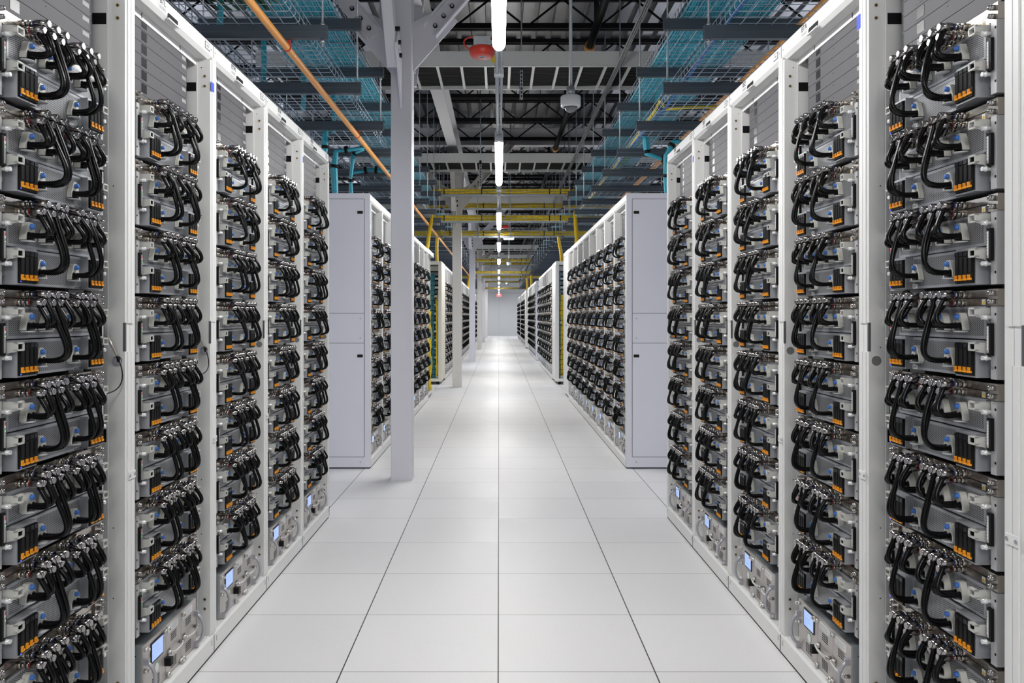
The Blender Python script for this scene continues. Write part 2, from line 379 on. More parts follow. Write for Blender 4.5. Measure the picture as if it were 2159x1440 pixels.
# ------------------------------------------------------------------ racks
PITCH, Z0, UP = 0.762, 0.315, 0.2286
XF = {'left': -1.17, 'right': 1.157}; RZ = {'left': math.pi / 2, 'right': -math.pi / 2}
def rack_loc(side, yc): return (XF[side], yc, 0.0)
def rack_frame(lod, far=1):
    b = MB(); w = 'white'
    for s in (-1, 1):
        def X(a, c): return (s * a, s * c) if s > 0 else (s * c, s * a)
        b.box(*X(0.346, 0.3795), 0.0, 0.0545, 0.03, 2.4245, w)               # post
        b.box(*X(0.360, 0.3795), -0.004, 0.0, 0.09, 1.27, w); b.box(*X(0.360, 0.3795), -0.004, 0.0, 1.36, 2.436, w)
        b.box(*X(0.3385, 0.3425), 0.050, 0.36, 0.087, 2.43, w)             # inner side wall
        b.box(*X(0.230, 0.3385), 0.35, 0.36, 0.087, 2.43, w)
        b.box(*X(0.230, 0.264), 0.0655, 0.071, 0.087, 2.43, 'rail_dark')   # equipment rail
        b.box(*X(0.374, 0.3805), 0.055, 1.2, 0.02, 2.49, w)                # side sheet
        if lod < 2:
            if s == far: b.box(*X(0.3452, 0.3535), -0.0012, 0.006, 1.272, 1.362, 'slot')
            b.box(*X(0.3365, 0.3386), 0.052, 0.30, 2.402, 2.413, w); b.box(*X(0.334, 0.3386), 0.052, 0.30, 2.43, 2.445, w)
            b.box(*X(0.3372, 0.3386), 0.0545, 0.098, 2.293, 2.328, 'dark')   # cable slot
            b.box(*X(0.3372, 0.3386), 0.0545, 0.098, 0.990, 1.030, 'dark')
            for q in range(40): b.box(*X(0.259, 0.262), 0.0648, 0.0656, 0.12 + q * 0.0572, 0.126 + q * 0.0572, 'sticker_grey')
            for z in (2.315, 2.355, 0.197, 0.235):
                b.cyl((s * 0.3465, 0.022, z), (s * 0.3435, 0.022, z), 0.0055, 'brass', 10); b.cyl((s * 0.3436, 0.022, z), (s * 0.3432, 0.022, z), 0.003, 'dark', 8)
            b.cyl((s * 0.3465, 0.024, 1.243), (s * 0.3455, 0.024, 1.243), 0.0155, 'grey_hole', 16)
            for z in (2.39, 1.79, 1.285, 0.72, 0.50): b.cyl((s * 0.3465, 0.036, z), (s * 0.3455, 0.036, z), 0.0022, 'dark', 6)
            for z in (1.13, 0.905): b.cyl((s * 0.3386, 0.075, z), (s * 0.336, 0.075, z), 0.006, 'galv', 8)
            for z in (0.62, 1.05, 1.52, 1.98): b.box(*X(0.3378, 0.3386), 0.052, 0.30, z - 0.001, z + 0.001, 'sticker_grey')
    b.box(-0.374, 0.374, 1.19, 1.2, 0.02, 2.49, w)
    b.box(-0.38, 0.38, 0.055, 1.2, 2.48, 2.494, w)
    b.box(-0.2295, 0.2295, 0.115, 0.12, 0.09, 2.44, 'dark')  # dark sheet standing in for the shade inside the rack
    return b
def rack_header(lod):
    b = MB(); w = 'white'
    b.prism([(0.0, 2.440), (0.0, 2.488), (0.006, 2.496), (0.055, 2.496), (0.055, 2.425), (0.012, 2.425)], 'x', -0.3795, 0.3795, w)
    b.box(-0.3455, 0.3455, 0.0545, 0.060, 2.398, 2.43, w)
    if lod < 2:
        b.prism([(-0.085, 2.437), (0.000, 2.437), (0.008, 2.445), (0.006, 2.456), (-0.077, 2.456), (-0.085, 2.45)], 'y', -0.0012, 0.004, 'dark')
        b.box(-0.088, 0.010, -0.006, 0.0, 2.431, 2.436, w)
        for x in (-0.17, 0.17): b.box(x - 0.003, x + 0.003, 0.0535, 0.0548, 2.404, 2.422, 'slot')
        b.box(0.286, 0.340, -0.0012, 0, 2.452, 2.480, 'slot'); b.box(0.290, 0.336, -0.0018, 0, 2.455, 2.477, 'label_white'); b.box(0.3, 0.326, -0.0022, 0, 2.462, 2.470, 'sticker_grey')
        b.cyl((0.356, -0.001, 2.466), (0.356, 0, 2.466), 0.004, 'sticker_grey', 8); b.cyl((-0.36, -0.001, 2.466), (-0.36, 0, 2.466), 0.004, 'sticker_grey', 8)
        b.box(0.3775, 0.3797, -0.0008, 0.0, 2.43, 2.495, 'slot')
    return b
def rack_base(lod):
    b = MB()
    b.prism([(-0.004, 0.012), (-0.004, 0.078), (0.004, 0.087), (0.065, 0.087), (0.065, 0.012)], 'x', -0.3795, 0.3795, 'white')
    b.box(-0.3795, 0.3795, 0.0, 1.19, 0.0, 0.012, 'gasket')
    if lod < 2:
        b.box(0.3775, 0.3797, -0.0055, 0.0, 0.014, 0.078, 'slot'); b.box(0.35, 0.354, -0.0052, 0.0, 0.045, 0.066, 'sticker_grey'); b.box(-0.355, -0.351, -0.0052, 0.0, 0.045, 0.066, 'sticker_grey')
    return b
def blank_panel(k, lod):
    b = MB(); z0 = 2.146 + k * 0.0445; z1 = z0 + (0.0428 if k < 5 else 0.030)
    b.box(-0.2405, 0.2405, 0.058, 0.0648, z0, z1, 'blank_grey')
    if lod < 2:
        b.box(-0.163, -0.122, 0.0572, 0.058, z0 + 0.0085, z1 - 0.0035, 'window_dark')
        b.box(0.198, 0.236, 0.0574, 0.058, z1 - 0.019, z1 - 0.006, 'sticker_grey')
        b.cyl((0.0, 0.0572, z1 - 0.012), (0.0, 0.058, z1 - 0.012), 0.0016, 'dark', 6)
    return b
PROTO_RACK = {}
def make_rack(lod, far=1):
    root = empty('server_rack')
    rack_frame(lod, far).build('frame', root); rack_header(lod).build('header', root); rack_base(lod).build('base_rail', root)
    if lod < 2:
        b = MB(); b.box(0.36, 0.405, -0.0075, -0.004, 0.868, 0.892, 'white'); b.cyl((0.366, -0.009, 0.88), (0.366, -0.007, 0.88), 0.005, 'galv', 8); b.cyl((0.399, -0.009, 0.88), (0.399, -0.007, 0.88), 0.005, 'galv', 8)
        b.build('joining_clip', root)
    if lod == 2:
        b = MB()
        for k in range(6):
            z0 = 2.146 + k * 0.0445; b.box(-0.2405, 0.2405, 0.058, 0.0648, z0, z0 + 0.0425, 'blank_grey')
            b.box(-0.163, -0.122, 0.0572, 0.058, z0 + 0.0085, z0 + 0.039, 'window_dark')
        b.build('blanking_panels', root)
    else:
        for k in range(6): blank_panel(k, lod).build('blanking_panel', root)
    return root

# ------------------------------------------------------------------ server tray (one liquid-cooled sled pair with its manifold and hoses)
EXU = [-0.150, -0.106, -0.062, 0.022, 0.066, 0.110]           # columns of the coolant fittings
CONN = [(-0.142, 1), (-0.093, 0), (-0.056, 1), (0.040, 1), (0.078, 0), (0.124, 1)]   # (x, on the upper sled?)
def conn_z(up): return 0.126 if up else 0.035
def elbow_mb(ex, upper, n=12):
    b = MB(); z = 0.2085 if upper else 0.1875; yo = -0.004 if upper else 0.0; x = ex - 0.004 + (0.013 if upper else 0.0)
    ring = 'blue_ring' if upper else 'red_ring'
    seg = [(0.041, 0.033, 0.0095, 'steel'), (0.033, 0.026, 0.0068, 'chrome'), (0.026, 0.022, 0.0088, 'chrome'), (0.022, 0.0135, 0.0072, 'chrome'), (0.0125, 0.0095, 0.0086, ring), (0.0095, 0.006, 0.0082, 'chrome')]
    for a, c, r, m in seg: b.cyl((x, a + (yo if a < 0.04 else 0), z), (x, c + yo, z), r, m, n)
    b.cyl((x, 0.007 + yo, z), (x, -0.023 + yo, z), 0.0108, 'chrome', 10 if n > 8 else 6, phase=0.39)
    b.cyl((x, -0.023 + yo, z), (x, -0.0265 + yo, z), 0.0108, 'chrome', 10 if n > 8 else 6, r1=0.0082, phase=0.39)
    b.cyl((x, -0.014 + yo, z - 0.004), (x, -0.014 + yo, z - 0.0135), 0.0085, 'hose', n)
    return b, Vector((x, -0.014 + yo, z - 0.011))
def hose_path(i, upper, rnd):
    _, p0 = elbow_mb(EXU[i], upper, 6)
    cx, up = CONN[i]; z = conn_z(up); px = cx + (0.0098 if upper else -0.0098)
    e = Vector((px, 0.010, z + 0.003)); j = lambda a: rnd.uniform(-a, a)
    if up:
        c1 = p0 + Vector((j(0.006), -0.022 + j(0.008), -0.034 + j(0.006))); c2 = Vector((px + j(0.005), -0.058 + j(0.009) - (0.010 if upper else 0), z - 0.002 + j(0.004)))
    else:
        c1 = p0 + Vector((j(0.014), -0.026 + j(0.010), -0.095 + j(0.016))); c2 = Vector((px + j(0.008), -0.082 + j(0.014) - (0.014 if upper else 0), z - 0.006 + j(0.006)))
    return bez(p0, c1, c2, e, 24) + [Vector((px, 0.022, z + 0.003))]
def hose_mb(i, upper, rnd, step, n, ribbed=True):
    pts = resample(hose_path(i, upper, rnd), step)
    rs = [0.0074 if (k % 2 == 0 or not ribbed) else 0.0060 for k in range(len(pts))]
    b = MB(); b.tube(pts, rs, 'hose', n); return b
def casing_mb(lod):
    b = MB(); c = 'case_grey'
    b.box(-0.2175, 0.2175, 0.0305, 0.112, 0.002, 0.0935, c)                       # lower sled
    b.box(-0.2175, 0.2175, 0.0345, 0.112, 0.0965, 0.1775, c)                      # upper sled
    for s in (-1, 1):
        x0, x1 = sorted((s * 0.2175, s * 0.1305))
        b.box(x0, x1, 0.0085, 0.0305, 0.002, 0.0935, c)                           # drive bay box
        xa, xb = sorted((s * 0.2130, s * 0.1340)); b.box(xa, xb, 0.0070, 0.0085, 0.006, 0.087, 'black')
    if lod < 2:
        b.box(0.095, 0.130, 0.0284, 0.0305, 0.0035, 0.0075, 'slot')
        b.cyl((-0.21, 0.034, 0.104), (-0.21, 0.0335, 0.104), 0.0025, 'dark', 8); b.cyl((0.21, 0.034, 0.104), (0.21, 0.0335, 0.104), 0.0025, 'dark', 8)
    return b
def panel_mb(up):
    b = MB()
    if up: x0, x1, z0, z1, y = -0.2175, 0.2175, 0.0975, 0.1770, 0.0330
    else: x0, x1, z0, z1, y = -0.1305, 0.1305, 0.0025, 0.0925, 0.0290
    e = 0.0065; p = 'perforated'; c = 'case_grey'
    b.box(x0, x1, y, y + 0.0014, z0, z0 + e, c); b.box(x0, x1, y, y + 0.0014, z1 - e, z1, c)
    b.box(x0, x0 + e, y, y + 0.0014, z0 + e, z1 - e, c); b.box(x1 - e, x1, y, y + 0.0014, z0 + e, z1 - e, c)
    b.box(x0 + e, x1 - e, y + 0.0004, y + 0.0014, z0 + e, z1 - e, p)
    return b
def ear_mb(s, lod):
    b = MB(); m = 'ear_grey'
    def X(a, c): return (s * a, s * c) if s > 0 else (s * c, s * a)
    poly = [(s * 0.2180, 0.065), (s * 0.2180, 0.050), (s * 0.2330, 0.046), (s * 0.243, 0.030), (s * 0.266, 0.030), (s * 0.266, 0.065)]
    b.prism(poly, 'z', 0.001, 0.1765, m)
    if lod < 2:
        for z in (0.150, 0.052):
            b.cyl((s * 0.2395, 0.036, z), (s * 0.2395, 0.010, z), 0.0055, 'screw_white', 10); b.cyl((s * 0.2395, 0.022, z), (s * 0.2395, 0.019, z), 0.0068, 'screw_white', 10)
        for z in (0.158, 0.030): b.cyl((s * 0.2615, 0.0302, z), (s * 0.2615, 0.0294, z), 0.0035, 'dark', 8)
        b.box(*X(0.236, 0.2415), 0.031, 0.0415, 0.02, 0.034, 'slot')
    return b
def status_mb(s):
    b = MB()
    def X(a, c): return (s * a, s * c) if s > 0 else (s * c, s * a)
    b.box(*X(0.2405, 0.2560), 0.0218, 0.0302, 0.058, 0.136, 'black')
    b.box(*X(0.2415, 0.2485), 0.0208, 0.0220, 0.064, 0.130, 'sticker_grey')
    if s < 0:
        b.box(*X(0.2418, 0.2482), 0.0204, 0.0210, 0.112, 0.128, 'label_white'); b.box(*X(0.2430, 0.2470), 0.0200, 0.0206, 0.118, 0.127, 'red_mark')
        b.box(*X(0.2425, 0.2450), 0.0204, 0.0210, 0.103, 0.106, 'green_led')
    else:
        b.box(*X(0.2418, 0.2482), 0.0204, 0.0210, 0.066, 0.128, 'label_white'); b.box(*X(0.2435, 0.2465), 0.0200, 0.0206, 0.067, 0.071, 'red_mark')
        for k in range(7): b.box(*X(0.2430, 0.2455), 0.0200, 0.0206, 0.078 + k * 0.007, 0.081 + k * 0.007, 'sticker_grey')
    return b
def lever_mb(s, zt, lod):
    b = MB(); m = 'lever_white'
    F = -0.002; q = [(0.060, zt), (F, zt), (F, zt - 0.021), (F + 0.010, zt - 0.024)]
    for k in range(1, 8):
        t = k / 7 * math.pi / 2
        q.append((F + 0.010 + 0.040 * math.sin(t), zt - 0.024 - 0.050 * (1 - math.cos(t))))
    q.append((0.060, zt - 0.076))
    x0, x1 = sorted((s * 0.2290, s * 0.2325)); b.prism(q, 'x', x0, x1, m)
    xa, xb = s * 0.2325, s * 0.202
    for za, zc in ((zt - 0.004, zt), (zt - 0.021, zt - 0.017)):
        b.box(*sorted((xa, xb)), F, F + 0.010, za, zc, m)
    b.box(*sorted((xb, xb + s * 0.005)), F, F + 0.010, zt - 0.021, zt, m)
    return b
def drive_mb(x, lod):
    b = MB()
    b.box(x + 0.0006, x + 0.0186, 0.0030, 0.0085, 0.008, 0.086, 'black')
    b.box(x + 0.0030, x + 0.0160, 0.0016, 0.0032, 0.032, 0.070, 'dark'); b.box(x + 0.0020, x + 0.0172, 0.0010, 0.0032, 0.0745, 0.0850, 'window_dark')
    return b
def latch_mb(x):
    b = MB(); b.box(x + 0.0025, x + 0.0105, -0.0010, 0.0032, 0.0135, 0.0270, 'orange'); b.box(x + 0.0105, x + 0.0165, -0.0002, 0.0032, 0.0135, 0.0185, 'orange')
    b.box(x + 0.0040, x + 0.0090, -0.0013, -0.0008, 0.0175, 0.0255, 'orange_deep')
    return b
def connector_mb(i, lod):
    cx, up = CONN[i]; z = conn_z(up); y1 = 0.033 if up else 0.029; m = 'off_white'; b = MB()
    pr = [(-0.0245, -0.009), (-0.0225, 0.006), (-0.0115, 0.031), (-0.007, 0.036), (0.007, 0.036), (0.0115, 0.031), (0.0225, 0.006), (0.0245, -0.009),
          (0.0195, -0.009), (0.0185, 0.004), (0.0145, 0.0115), (0.0065, 0.0115), (0.0025, 0.005), (0.0, 0.001),
          (-0.0025, 0.005), (-0.0065, 0.0115), (-0.0145, 0.0115), (-0.0185, 0.004), (-0.0195, -0.009)]
    b.prism([(cx + a, z + c) for a, c in pr], 'y', 0.0165, y1, m)
    for s in (-1, 1): b.cyl((cx + s * 0.0098, 0.015, z + 0.003), (cx + s * 0.0098, y1, z + 0.003), 0.0088, 'black', 10)
    for yy, zz in ((y1, -0.0135),): b.lathe([(0.0, 0.0), (0.020, 0.0), (0.020, 0.003), (0.0, 0.003)], (cx, yy - 0.006, z + zz), 'clear_flange', 14)
    return b
def button_mb(i):
    cx, up = CONN[i]; z = conn_z(up); b = MB(); b.cyl((cx, 0.0170, z + 0.0255), (cx, 0.0105, z + 0.0255), 0.0070, 'blue_button', 12); b.sphere((cx, 0.0105, z + 0.0255), 0.0070, 'blue_button', 10, 6, (1, 0.5, 1))
    return b
def manifold_mb(lod):
    b = MB(); m = 'steel'
    b.box(-0.244, 0.244, 0.040, 0.065, 0.1785, 0.1972, m); b.box(-0.244, 0.244, 0.040, 0.065, 0.1992, 0.2180, m)
    for s in (-1, 1):
        x0, x1 = sorted((s * 0.225, s * 0.264)); b.box(x0, x1, 0.034, 0.065, 0.1780, 0.2190, m)
        if lod < 2:
            for z in (0.1885, 0.209): b.cyl((s * 0.249, 0.036, z), (s * 0.249, 0.024, z), 0.0070, 'chrome', 10); b.sphere((s * 0.249, 0.024, z), 0.0068, 'chrome', 10, 6)
    if lod < 2: b.box(0.190, 0.204, 0.0394, 0.0402, 0.181, 0.195, 'label_white'); b.box(0.193, 0.201, 0.0388, 0.0396, 0.1825, 0.190, 'yellow')
    return b
def make_tray(lod, seed):
    rnd = random.Random(seed)
    if lod == 3:
        b = MB(); tray_into(b, rnd, 3); return b.build('server_tray')
    root = empty('server_tray')
    if lod == 2:
        cb = casing_mb(2)
        for up in (True, False):
            p = panel_mb(up); _merge(cb, p)
        for s in (-1, 1):
            _merge(cb, ear_mb(s, 2)); _merge(cb, lever_mb(s, 0.174, 2)); _merge(cb, lever_mb(s, 0.089, 2)); _merge(cb, status_mb(s))
        for x in DRIVES: _merge(cb, latch_mb(x))
        cb.build('casing', root)
        mb = manifold_mb(2)
        for i in range(6):
            for up in (False, True): _merge(mb, elbow_mb(EXU[i], up, 6)[0])
        mb.build('manifold', root)
        for i in range(6):
            c = connector_mb(i, 2); _merge(c, button_mb(i)); c.build('connector', root)
            for up in (False, True): hose_mb(i, up, rnd, 0.014, 6, False).build('hose', root)
        return root
    casing_mb(lod).build('casing', root); panel_mb(True).build('upper_panel', root); panel_mb(False).build('lower_panel', root)
    if lod == 1:
        for s in (-1, 1):
            e = ear_mb(s, lod); _merge(e, lever_mb(s, 0.174, 1)); _merge(e, lever_mb(s, 0.089, 1)); eo = e.build('mounting_ear', root)
            status_mb(s).build('status_panel', eo, label='black status panel')
        for s, ds in ((-1, DRIVES[:4]), (1, DRIVES[4:])):
            d = MB(); l = MB()
            for x in ds: _merge(d, drive_mb(x, 1)); _merge(l, latch_mb(x))
            do = d.build('drive_bank', root); l.build('latches', do, label='orange latches')
        m = manifold_mb(1)
        for i in range(6):
            for up in (False, True): _merge(m, elbow_mb(EXU[i], up, 8)[0])
        m.build('manifold', root)
        for i in range(6):
            _c = connector_mb(i, 1); _merge(_c, button_mb(i)); _c.build('connector', root)
            for up in (False, True): hose_mb(i, up, rnd, 0.0032, 7).build('hose', root)
        return root
    for s in (-1, 1):
        eo = ear_mb(s, 0).build('mounting_ear', root); status_mb(s).build('status_panel', eo, label='black status panel')
        lever_mb(s, 0.174, 0).build('ejector_lever', root); lever_mb(s, 0.089, 0).build('ejector_lever', root)
    for k, x in enumerate(DRIVES):
        d = drive_mb(x, 0)
        if k == 0: d.box(x + 0.0012, x + 0.0042, 0.0022, 0.0032, 0.0085, 0.0115, 'blue_led')
        do = d.build('drive', root); latch_mb(x).build('latch', do, label='orange latch')
    lb = MB(); lb.box(-0.129, -0.100, 0.0272, 0.0290, 0.003, 0.0155, 'label_white')
    for k in range(6): lb.box(-0.124 + k * 0.003, -0.1225 + k * 0.003, 0.0268, 0.0273, 0.006, 0.013, 'sticker_grey')
    lb.build('barcode_label', root)
    manifold_mb(0).build('manifold', root)
    for i in range(6):
        co = connector_mb(i, 0).build('connector', root); button_mb(i).build('release_button', co, label='blue release button')
        for up in (False, True):
            ho = hose_mb(i, up, rnd, 0.0019, 9).build('hose', root); elbow_mb(EXU[i], up)[0].build('elbow_fitting', ho, label='chrome elbow fitting')
    return root
DRIVES = [-0.2125 + k * 0.0196 for k in range(4)] + [0.1345 + k * 0.0196 for k in range(4)]
def _merge(a, b_):
    o = len(a.v); a.v += b_.v; mp = [a.mi(m) for m in b_.mats]
    a.f += [tuple(o + i for i in f) for f in b_.f]; a.m += [mp[k] for k in b_.m]; a.sm += b_.sm
def tray_into(b, rnd, lod):
    b.box(-0.2175, 0.2175, 0.03, 0.1, 0.002, 0.0935, 'case_grey'); b.box(-0.2175, 0.2175, 0.034, 0.1, 0.0965, 0.1775, 'case_grey')
    for s in (-1, 1):
        x0, x1 = sorted((s * 0.2175, s * 0.1305)); b.box(x0, x1, 0.0085, 0.0305, 0.002, 0.0935, 'case_grey')
        xa, xb = sorted((s * 0.2130, s * 0.1340)); b.box(xa, xb, 0.003, 0.0085, 0.006, 0.087, 'black'); b.box(xa + 0.003, xb - 0.003, 0.001, 0.0085, 0.0135, 0.025, 'orange')
        x0, x1 = sorted((s * 0.2215, s * 0.262)); b.box(x0, x1, 0.03, 0.065, 0.001, 0.1765, 'ear_grey')
    b.box(-0.212, 0.212, 0.0325, 0.034, 0.104, 0.171, 'perforated'); b.box(-0.124, 0.124, 0.0285, 0.03, 0.008, 0.087, 'perforated')
    b.box(-0.244, 0.244, 0.040, 0.065, 0.1785, 0.2180, 'steel')
    for i in range(6):
        cx, up = CONN[i]; z = conn_z(up); b.box(cx - 0.018, cx + 0.018, 0.013, 0.03, z - 0.009, z + 0.036, 'off_white')
        for u in (False, True):
            x = EXU[i] + (0.01 if u else 0); zz = 0.2085 if u else 0.1875
            b.box(x - 0.010, x + 0.010, -0.028, 0.04, zz - 0.010, zz + 0.010, 'chrome')
            p = hose_path(i, u, rnd); b.tube(p[::4] + [p[-1]], 0.0072, 'hose', 4)

# ------------------------------------------------------------------ coolant unit at the foot of each rack
def make_cdu(lod):
    root = empty('coolant_unit')
    b = MB(); b.box(-0.2405, 0.2405, 0.026, 0.0648, 0.0885, 0.2785, 'cdu_body'); b.box(-0.215, 0.215, 0.0648, 0.11, 0.09, 0.277, 'cdu_body')
    if lod < 2:
        for s in (-1, 1):
            for z in (0.12, 0.245): b.cyl((s * 0.2406, 0.046, z), (s * 0.2412, 0.046, z), 0.003, 'dark', 8)
        for x in (-0.2, -0.19, -0.08, -0.07, 0.07, 0.08, 0.2, 0.21): b.cyl((x, 0.045, 0.2785), (x, 0.045, 0.2795), 0.003, 'galv', 6)
    b.build('body', root)
    def plate(x0, x1):
        p = MB(); p.box(x0 + 0.001, x1 - 0.001, 0.020, 0.0265, 0.0895, 0.2775, 'cdu_plate')
        return p
    def dots(p, x, z, nx, nz):
        for i in range(nx):
            for j in range(nz): p.box(x + i * 0.009, x + i * 0.009 + 0.005, 0.0194, 0.0203, z + j * 0.0075, z + j * 0.0075 + 0.0042, 'dark')
    def knob(p, x, z):
        p.cyl((x, 0.021, z), (x, 0.008, z), 0.0075, 'knob_steel', 12); p.cyl((x, 0.008, z), (x, 0.002, z), 0.0055, 'knob_steel', 12)
    p = plate(-0.2405, -0.050); dots(p, -0.165, 0.102, 7, 5)
    for x, z in ((-0.226, 0.263), (-0.226, 0.19), (-0.226, 0.10), (-0.066, 0.262)): knob(p, x, z)
    p.cyl((-0.130, 0.0203, 0.162), (-0.130, 0.0190, 0.162), 0.0195, 'badge_green', 20); p.cyl((-0.130, 0.0192, 0.162), (-0.130, 0.0184, 0.162), 0.0165, 'label_white', 20)
    po = p.build('control_panel', root)
    s_ = MB(); s_.box(-0.180, -0.078, 0.0165, 0.0203, 0.193, 0.263, 'black'); s_.box(-0.175, -0.083, 0.0158, 0.0167, 0.198, 0.258, 'screen')
    for k in range(4): s_.box(-0.168, -0.168 + 0.03 + 0.011 * (k * 7 % 4), 0.0154, 0.0160, 0.207 + k * 0.012, 0.2095 + k * 0.012, 'screen_line')
    s_.box(-0.0835, -0.079, 0.0155, 0.0166, 0.252, 0.2565, 'blue_led')
    s_.build('touchscreen', po, label='lit blue touchscreen')
    for x0, x1 in ((-0.050, 0.090), (0.090, 0.2405)):
        p = plate(x0, x1); dots(p, x0 + 0.045, 0.205, 6, 4); dots(p, x0 + 0.045, 0.105, 6, 5)
        p.box(x0 + 0.018, x0 + 0.112, 0.0192, 0.0203, 0.240, 0.266, 'label_white')
        for q in range(4): p.box(x0 + 0.024, x0 + 0.09 + (q % 2) * 0.014, 0.0188, 0.0194, 0.2445 + q * 0.005, 0.2455 + q * 0.005, 'sticker_grey')
        for z in (0.262, 0.10): knob(p, x0 + 0.010, z)
        for z in (0.10,): knob(p, x1 - 0.012, z)
        p.box(x0 + 0.014, x0 + 0.032, 0.016, 0.021, 0.160, 0.186, 'chrome'); knob(p, x0 + 0.02, 0.174)
        po = p.build('module_panel', root)
        h = MB(); h.tube(bez((x0 + 0.022, 0.006, 0.172), (x0 + 0.05, -0.002, 0.170), (x1 - 0.05, -0.002, 0.170), (x1 - 0.016, 0.006, 0.172), 10), 0.0045, 'knob_steel', 8)
        h.cyl((x1 - 0.016, 0.021, 0.172), (x1 - 0.016, 0.0, 0.172), 0.0065, 'chrome', 10); h.build('pull_bar', po)
    for s in (-1, 1):
        h = MB(); x = s * 0.226; pts = bez((x, 0.014, 0.218), (x, -0.026, 0.208), (x, -0.026, 0.116), (x, 0.014, 0.106), 14)
        h.tube(pts, 0.0065, 'handle_grey', 8); h.box(x - 0.008, x + 0.008, 0.004, 0.021, 0.212, 0.232, 'handle_grey'); h.box(x - 0.008, x + 0.008, 0.004, 0.021, 0.092, 0.112, 'handle_grey')
        h.build('bow_handle', root)
    p = MB(); p.box(-0.064, -0.044, -0.004, 0.021, 0.138, 0.166, 'black'); p.build('plug', root, label='black plug')
    return root
def make_cdu_far():
    b = MB(); b.box(-0.2405, 0.2405, 0.024, 0.0648, 0.0885, 0.2785, 'cdu_body'); b.box(-0.2395, 0.2395, 0.020, 0.024, 0.09, 0.2775, 'cdu_plate')
    b.box(-0.180, -0.078, 0.017, 0.020, 0.193, 0.263, 'black'); b.box(-0.175, -0.083, 0.0158, 0.017, 0.198, 0.258, 'screen')
    for x0, x1 in ((-0.050, 0.090), (0.090, 0.2405)):
        b.box(x0 + 0.018, x0 + 0.112, 0.0185, 0.020, 0.240, 0.266, 'label_white'); b.box(x0 + 0.045, x0 + 0.095, 0.0185, 0.020, 0.205, 0.23, 'slot'); b.box(x0 + 0.045, x0 + 0.095, 0.0185, 0.020, 0.105, 0.14, 'slot')
        b.tube(bez((x0 + 0.02, 0.02, 0.172), (x0 + 0.03, -0.01, 0.168), (x1 - 0.03, -0.01, 0.168), (x1 - 0.016, 0.02, 0.172), 6), 0.005, 'chrome', 6)
    for s in (-1, 1): b.tube(bez((s * 0.226, 0.022, 0.218), (s * 0.226, -0.026, 0.208), (s * 0.226, -0.026, 0.116), (s * 0.226, 0.022, 0.106), 8), 0.0065, 'handle_grey', 6)
    return b.build('coolant_unit')

# ------------------------------------------------------------------ place the rows
TRAYS = {l: [snapshot(make_tray(l, 11 * l + s)) for s in range({0: 4, 1: 3, 2: 2, 3: 2}[l])] for l in (0, 1, 2, 3)}
RACKS = {('left', 0): snapshot(make_rack(0, 1)), ('right', 0): snapshot(make_rack(0, -1)), 2: snapshot(make_rack(2))}
CDUS = {0: snapshot(make_cdu(0)), 2: snapshot(make_cdu_far())}
USED = set()
def place(sn, loc, rz, label, cat, group):
    key = sn[0].name
    if key in USED: o = copy_snap(sn)
    else: o = sn[0]; USED.add(key)
    o.location = loc; o.rotation_euler = (0, 0, rz); tag(o, label, cat, group); return o
FRONT_MARK = {('left', 2): 'BTL', ('left', 3): 'BTM', ('left', 4): 'BTN', ('left', 5): 'BTO', ('right', 2): 'BTA', ('right', 3): 'BSZ', ('right', 4): 'BSY', ('right', 5): 'BSX'}
def pos_word(k):                                            # k counted from the bottom of eight
    return {7: 'topmost', 6: 'second from top', 5: 'third from top', 4: 'fourth from top', 3: 'fourth from bottom', 2: 'third from bottom', 1: 'second from bottom', 0: 'lowest'}[k]
ti = 0
for side in ('left', 'right'):
    # front row: the rack just outside the frame (0), then five racks up to the cross aisle
    for i in range(0, 6):
        yc = 5.66 - PITCH * (5 - i) - PITCH / 2
        lod = 0 if i <= 2 else 1
        loc = rack_loc(side, yc); rz = RZ[side]
        mk = FRONT_MARK.get((side, i))
        where = f'{side} rack marked {mk}' if mk else (f'{side} rack nearest the camera' if i == 1 else f'rack at the {side} edge of the photo')
        r = place(RACKS[side, 0], loc, rz, (f'open white server rack marked {mk} on its header, {side} front row' if mk else
                  (f'open white server rack nearest the camera in the {side} front row' if i == 1 else f'white rack post cut off at the {side} edge of the photo')), 'server rack', f'white server racks of the {side} front row')
        if mk:
            p = MB(); p.box(-0.165, -0.09, -0.0010, 0.0, 2.443, 2.487, 'label_white'); pl = p.build('rack_label', r)
            text('lettering', mk, 0.030, 'ink', pl, (-0.128, -0.0012, 2.474), (math.pi / 2, 0, 0))
            t = MB()
            for q in range(9): t.box(-0.155 + q * 0.006, -0.152 + q * 0.006, -0.0013, -0.0009, 2.446, 2.459, 'sticker_grey')
            t.build('barcode', pl)
        if i == 0: continue
        for k in range(8):
            place(TRAYS[lod][(ti * 7 + k * 3 + i) % len(TRAYS[lod])], (loc[0], loc[1], Z0 + UP * k), rz, f'black-hosed server tray, {pos_word(k)} in the {where}', 'server', f'server trays of the {side} front row')
            ti += 1
        place(CDUS[0], loc, rz, f'silver coolant unit with touchscreen at the foot of the {where}', 'coolant unit', f'coolant units of the {side} front row')
